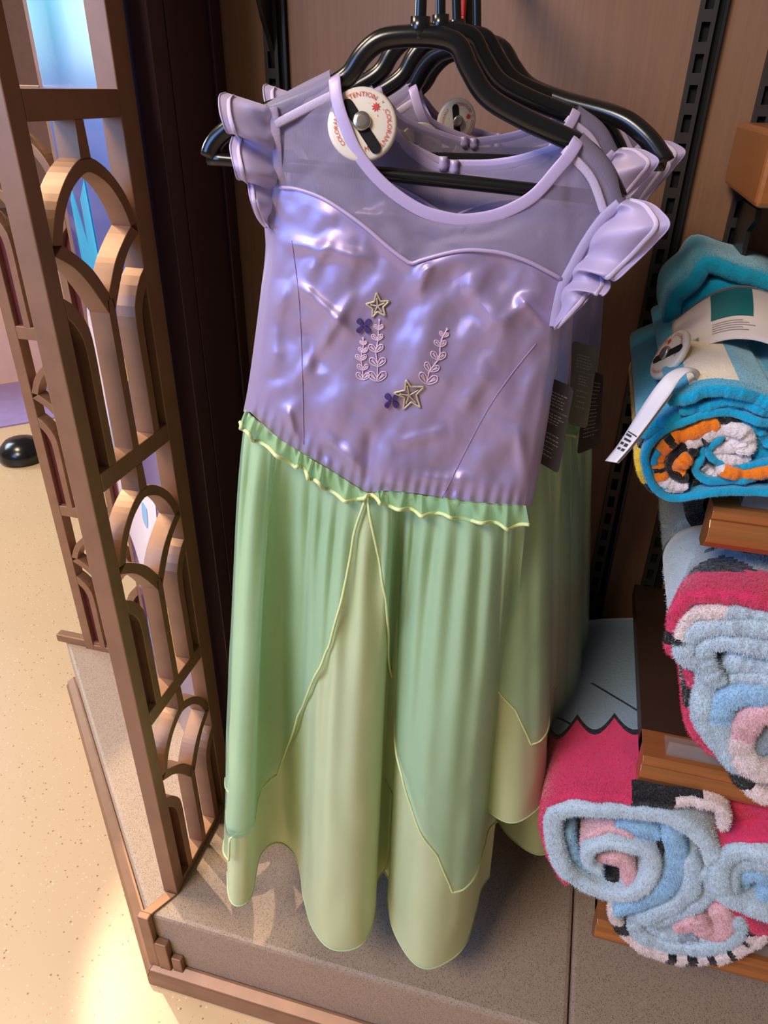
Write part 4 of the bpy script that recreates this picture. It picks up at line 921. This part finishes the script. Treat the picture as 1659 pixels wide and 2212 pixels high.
# ---- rolled turquoise towel on the top shelf
cT_ = lambda pts: crop(1360, 840, 5.53, pts)
YT = 0.545
tw = thing('beach_towel', (0.20, 0.7, T1), 'rolled turquoise beach towel with orange, black and white coil', 'towel')
coil('outer_layer', cT_([(2300, 350), (1900, 330), (1660, 420), (1400, 350), (1150, 300), (900, 320), (640, 410), (400, 540), (250, 680), (190, 830), (215, 1010), (290, 1180), (420, 1300), (600, 1340), (850, 1270), (1100, 1240), (1500, 1250), (1900, 1260), (2300, 1250), (2600, 1000), (2550, 600), (2300, 350)]), YT, 0.24, 0.012, MTW, lambda s_, d_, f_: 0, tw, 200, 51)
coil('print_edge', cT_([(330, 560), (200, 640), (120, 760), (110, 900), (160, 1060), (220, 1150), (290, 1230)]), YT + 0.012, 0.22, 0.011, MTW, lambda s_, d_, f_: 2 if (s_ < 0.3 or s_ > 0.82) else 4, tw, 50, 52)
coil('second_layer', cT_([(1640, 560), (1540, 520), (1400, 440), (1200, 380), (1050, 370), (880, 420), (700, 500), (500, 610), (350, 740), (290, 880), (310, 1020), (370, 1120), (470, 1200), (640, 1240)]), YT + 0.004, 0.2, 0.010, MTW, lambda s_, d_, f_: 0 if s_ < 0.16 else (2 if s_ < 0.32 else (0 if s_ < 0.9 else 3)), tw, 110, 53)
coil('orange_layer', cT_([(1080, 440), (930, 470), (760, 540), (640, 590), (560, 600), (450, 690), (390, 780), (340, 880), (350, 980), (380, 1060), (430, 1130), (560, 1170), (700, 1180)]), YT + 0.0005, 0.2, np.interp(np.linspace(0, 1, 100), [0, .3, 1], [0.027, 0.022, 0.021]), MTW, lambda s_, d_, f_: 1 if s_ < 0.36 else (2 if s_ < 0.42 else (1 if s_ < 0.66 else (2 if s_ < 0.70 else (1 if s_ < 0.78 else 3)))), tw, 100, 54)
coil('dark_fold', cT_([(660, 650), (560, 720), (470, 830), (430, 930), (450, 1030)]), YT + 0.016, 0.18, 0.018, MTW, const(5), tw, 40, 55)
coil('white_layer', cT_([(1420, 800), (1430, 680), (1400, 560), (1300, 510), (1150, 500), (1000, 550), (860, 620), (740, 680), (620, 760), (540, 850), (500, 960), (560, 1040), (700, 1090)]), YT + 0.001, 0.2, np.interp(np.linspace(0, 1, 100), [0, .5, 1], [0.022, 0.024, 0.018]), MTW, lambda s_, d_, f_: 3 if s_ < 0.62 else 2, tw, 100, 56)
coil('orange_fold', cT_([(740, 830), (650, 880), (580, 960), (610, 1030), (650, 1060)]), YT - 0.001, 0.18, 0.022, MTW, const(1), tw, 40, 57)
coil('black_mark', cT_([(880, 650), (920, 625), (960, 600)]), YT - 0.0005, 0.05, 0.016, MTW, const(2), tw, 16, 58)
coil('black_mark', cT_([(720, 740), (770, 780), (820, 800)]), YT - 0.0005, 0.05, 0.014, MTW, const(2), tw, 16, 59)
coil('turquoise_coil', cT_([(2000, 900), (1660, 900), (1450, 940), (1230, 940), (1060, 890), (960, 810), (960, 720), (1030, 640), (1140, 590)]), YT + 0.003, 0.2, 0.010, MTW, const(0), tw, 70, 60)
coil('turquoise_coil', cT_([(2000, 1080), (1660, 1060), (1400, 1100), (1150, 1120), (950, 1110), (830, 1050), (790, 960), (850, 870), (880, 780), (900, 720)]), YT + 0.003, 0.2, 0.011, MTW, const(0), tw, 70, 61)
coil('orange_fold', cT_([(1060, 970), (1200, 1020), (1370, 1050), (1540, 1030), (1700, 1000), (1950, 990)]), YT, 0.18, 0.019, MTW, lambda s_, d_, f_: 3 if s_ < 0.06 else 1, tw, 50, 62)
coil('grey_fold', cT_([(860, 940), (920, 1000), (1000, 1050), (1080, 1080)]), YT + 0.008, 0.18, 0.016, MTW, const(3), tw, 30, 63)
coil('white_core', cT_([(1150, 560), (1250, 600), (1260, 690), (1150, 730), (1020, 740), (1060, 830), (1200, 870), (1350, 880), (1460, 850)]), YT + 0.004, 0.18, 0.020, MTW, const(3), tw, 70, 64)
coil('white_core', cT_([(1330, 620), (1350, 720), (1330, 800)]), YT + 0.003, 0.18, 0.018, MTW, const(3), tw, 30, 65)
coil('turquoise_fold', cT_([(1500, 600), (1560, 680), (1500, 780), (1660, 800), (1900, 780)]), YT + 0.010, 0.18, 0.018, MTW, const(0), tw, 40, 66)
coil('black_base', cT_([(760, 1150), (1000, 1170), (1300, 1170), (1560, 1130), (1700, 1120)]), YT + 0.012, 0.18, 0.012, MTW, const(2), tw, 40, 67)
coil('turquoise_fold', cT_([(1660, 470), (1560, 500), (1640, 620), (1700, 700)]), YT + 0.006, 0.18, 0.016, MTW, const(0), tw, 40, 68)
# top of the towel: folded flaps lying over the roll
coil('top_flap', cT_([(110, 560), (230, 500), (420, 430), (640, 360), (900, 270), (1200, 200), (1500, 240), (1800, 330), (2100, 420)]), YT + 0.004, 0.26, 0.024, MTW, lambda s_, d_, f_: 0, tw, 80, 69)
coil('hem_flap', cT_([(600, 300), (760, 270), (980, 230), (1180, 170), (1400, 200), (1660, 300), (2000, 400)]), YT - 0.001, 0.25, 0.014, MTW, lambda s_, d_, f_: 0, tw, 70, 70)
coil('corner_flap', cT_([(470, 200), (560, 160), (720, 120), (860, 60), (1100, 40), (1350, 70), (1560, 150), (1800, 260)]), YT - 0.004, 0.27, 0.018, MTW, lambda s_, d_, f_: 6 if (0.22 < s_ < 0.62 and f_ == 1 and 0.04 < d_ < 0.5) or (0.22 < s_ < 0.62 and f_ == 0 and 0.04 < d_ < 0.5) else 0, tw, 80, 71)
# bulky back part of the towel
coil('back_bulk', [(1455, 735), (1452, 690), (1462, 645), (1500, 610), (1522, 578), (1545, 576), (1590, 592), (1659, 612), (1760, 650)], 0.735, 0.125, 0.030, MTW, const(0), tw, 70, 72)
coil('back_bulk', [(1475, 740), (1500, 670), (1560, 630), (1650, 640), (1760, 690)], 0.74, 0.12, 0.05, MTW, const(0), tw, 50, 73)

# ---- printed paper sleeve around the towel
sl_ = thing('paper_sleeve', tuple(onY(1560, 740, 0.70)), 'grey-white printed paper sleeve wrapped over the rolled turquoise towel', 'label sleeve')
fr = cr([(1448, 792), (1470, 772), (1500, 757), (1550, 739), (1600, 733), (1660, 744), (1760, 790)], 40); bk = cr([(1452, 695), (1478, 676), (1510, 652), (1550, 630), (1600, 619), (1660, 632), (1760, 675)], 40)
FRW = np.array([onY(*p, 0.645) for p in fr]); BKW = np.array([onY(*p, 0.725) for p in bk])
PP = np.array([[FRW[i] * (1 - k) + BKW[i] * k + np.array([0, 0, 0.004 * math.sin(math.pi * k)]) for k in np.linspace(0, 1, 12)] for i in range(40)])
paper = mat('grey_white_paper', srgb(206, 196, 194), 0.6, var=0.03)
so = sheet('sleeve_band', PP, paper, sl_); so.modifiers.new('t', 'SOLIDIFY').thickness = 0.0007
def sl_uv(u, v, lift=0.0018):
    i = u * 39; j = v * 11; a = min(int(i), 38); b = min(int(j), 10); f = i - a; g = j - b
    return PP[a, b] * (1 - f) * (1 - g) + PP[a + 1, b] * f * (1 - g) + PP[a, b + 1] * (1 - f) * g + PP[a + 1, b + 1] * f * g + np.array([0, -0.4, 0.9]) * lift
def patch(name, u0, u1, v0, v1, m, lift=0.0016, nu=24, nv=12):
    P = np.array([[sl_uv(u, v, lift) for v in np.linspace(v0, v1, nv)] for u in np.linspace(u0, u1, nu)]); return sheet(name, P, m, sl_)
patch('teal_picture', 0.29, 0.565, 0.34, 0.93, mat('teal_print', srgb(20, 96, 104), 0.5))
ink = mat('dark_ink', srgb(60, 56, 58), 0.6)
patch('grey_band', 0.02, 0.6, 0.955, 0.995, mat('grey_print_band', srgb(120, 108, 106), 0.6))
for k in range(5): patch('small_print', 0.30, 0.50 + 0.04 * (k % 3), 0.27 - 0.035 * k, 0.262 - 0.035 * k, mat('faint_ink', srgb(150, 142, 142), 0.6) if k == 0 else bpy.data.materials['faint_ink'])
g = []
r_ = random.Random(5); u = 0.08
while u < 0.21:
    w = r_.choice([0.002, 0.004, 0.006]); P = [sl_uv(u, 0.05), sl_uv(u + w, 0.05), sl_uv(u + w, 0.16), sl_uv(u, 0.16)]; g.append((np.array(P), [(0, 1, 2, 3)])); u += w + r_.choice([0.002, 0.004])
V, F = join(*g); add('barcode', V, F, ink, sl_, smooth=False)
# oval security tag on the sleeve
c1 = copy_tree(st); P = onY(1449, 768, 0.628)
e1 = onY(1472, 740, 0.628) - onY(1426, 796, 0.628); e1 /= np.linalg.norm(e1); n0 = CAM - P; n0 -= e1 * (n0 @ e1); n0 /= np.linalg.norm(n0); e2 = np.cross(n0, e1); e2 = e2 if e2[0] < 0 else -e2
nw = math.cos(1.15) * n0 + math.sin(1.15) * e2; Aold = np.stack([ex, np.cross(nn, ex), nn], 1); Anew = np.stack([e1, np.cross(nw, e1), nw], 1); Rm = Anew @ Aold.T
c1.rotation_euler = Matrix(Rm.tolist()).to_euler(); c1.location = tuple(P); c1['label'] = 'white security tag seen edge-on beside the paper sleeve of the towel'
# care label: white folded strip curling out of the towel
cl = thing('care_label', tuple(onY(1312, 1000, 0.53)), 'long white care label curling down from the turquoise towel', 'label')
L1 = cr([(1512, 822), (1509, 803), (1495, 796), (1472, 795), (1445, 806), (1420, 832), (1392, 872), (1365, 915), (1335, 962), (1308, 996)], 60)
L2 = cr([(1495, 828), (1503, 822), (1495, 806), (1484, 806), (1468, 822), (1448, 852), (1424, 884), (1396, 922), (1362, 966), (1332, 1000)], 60)
dep = np.interp(np.linspace(0, 1, 60), [0, 0.12, 0.3, 1], [0.575, 0.560, 0.545, 0.505])
CP = np.array([[onY(*(L1[i] * (1 - k) + L2[i] * k), dep[i] - 0.012 * k) for k in np.linspace(0, 1, 5)] for i in range(60)])
lw = mat('white_satin_label', srgb(216, 212, 216), 0.55)
a_ = sheet('label_strip', CP, lw, cl); a_.modifiers.new('t', 'SOLIDIFY').thickness = 0.0006
CP2 = CP[20:] + np.array([0.002, 0.004, -0.002]); sheet('label_strip', CP2, lw, cl).modifiers.new('t', 'SOLIDIFY').thickness = 0.0006
g = []
for (i0, k0, i1, k1) in ((45, 0.1, 46, 0.55), (47, 0.15, 48, 0.75), (49, 0.1, 50.2, 0.35), (49, 0.45, 50.5, 0.75), (51.5, 0.15, 52.6, 0.4), (51.5, 0.5, 52.8, 0.8), (44, 0.1, 44.5, 0.9)):
    f = lambda i, k: CP[int(i), 0] * (1 - k) + CP[int(i), 4] * k + (CP[min(59, int(i) + 1), 0] - CP[int(i), 0]) * (i - int(i)) + np.array([-0.0004, -0.0010, 0.0006])
    g.append((np.array([f(i0, k0), f(i0, k1), f(i1, k1), f(i1, k0)]), [(0, 1, 2, 3)]))
V, F = join(*g); add('care_symbols', V, F, ink, cl, smooth=False)

# ------------------------------------------------------------------ shop beyond the lattice
far = mat('blush_wall_paint', srgb(226, 186, 176), 0.7, var=0.03); lil = mat('lilac_carpet', srgb(150, 128, 176), 0.9, var=0.05, bump=0.3)
P0 = onZ(0, 925, 0.0)
u = np.array([q, q, 0.0]); w_ = np.array([-q, q, 0.0])
c = np.array([P0[0], P0[1], 0.0])
box('wall_far', (-9, 6.8, 0.0), (3, 6.9, 3.4), far, bevel=None, kind='structure')
prism('carpet_strip', [c - u * 1.5, c + u * 3.2, c + u * 3.2 + w_ * 0.5, c - u * 1.5 + w_ * 0.5], (0, 0, 0.006), lil, label='lilac carpet strip on the floor beyond the far lattice screen', cat='carpet')
cb = c + w_ * 0.52
cab = thing('display_counter', tuple(cb), 'blush display counter standing beyond the far lattice screen', 'counter')
prism('counter_body', [cb - u * 1.5, cb + u * 3.2, cb + u * 3.2 + w_ * 0.5, cb - u * 1.5 + w_ * 0.5], (0, 0, 0.62), far, cab)
prism('counter_top', [cb - u * 1.52 - w_ * 0.02, cb + u * 3.22 - w_ * 0.02, cb + u * 3.22 + w_ * 0.52, cb - u * 1.52 + w_ * 0.52], (0, 0, 0.03), MT['shelf'], cab).location = (0, 0, 0.62)
# rounded dark dome taken for a shoe toe on the open floor
f0 = onZ(52, 990, 0.0); a = np.linspace(0, 2 * np.pi, 28, endpoint=False)
ft = thing('stand_foot', tuple(f0), 'dark glossy rounded stand foot on the open floor at far left', 'stand')
rows = [(0.075, 0.0), (0.082, 0.012), (0.074, 0.045), (0.05, 0.07), (0.022, 0.08), (0.018, 0.5)]
V = np.vstack([np.stack([f0[0] + r * np.cos(a), f0[1] + r * np.sin(a), np.full(28, z)], 1) for r, z in rows[:5]]); F = grid_faces(5, 28, True) + [tuple(range(112, 140))]
add('foot_dome', V, F, MT['hanger'], ft)
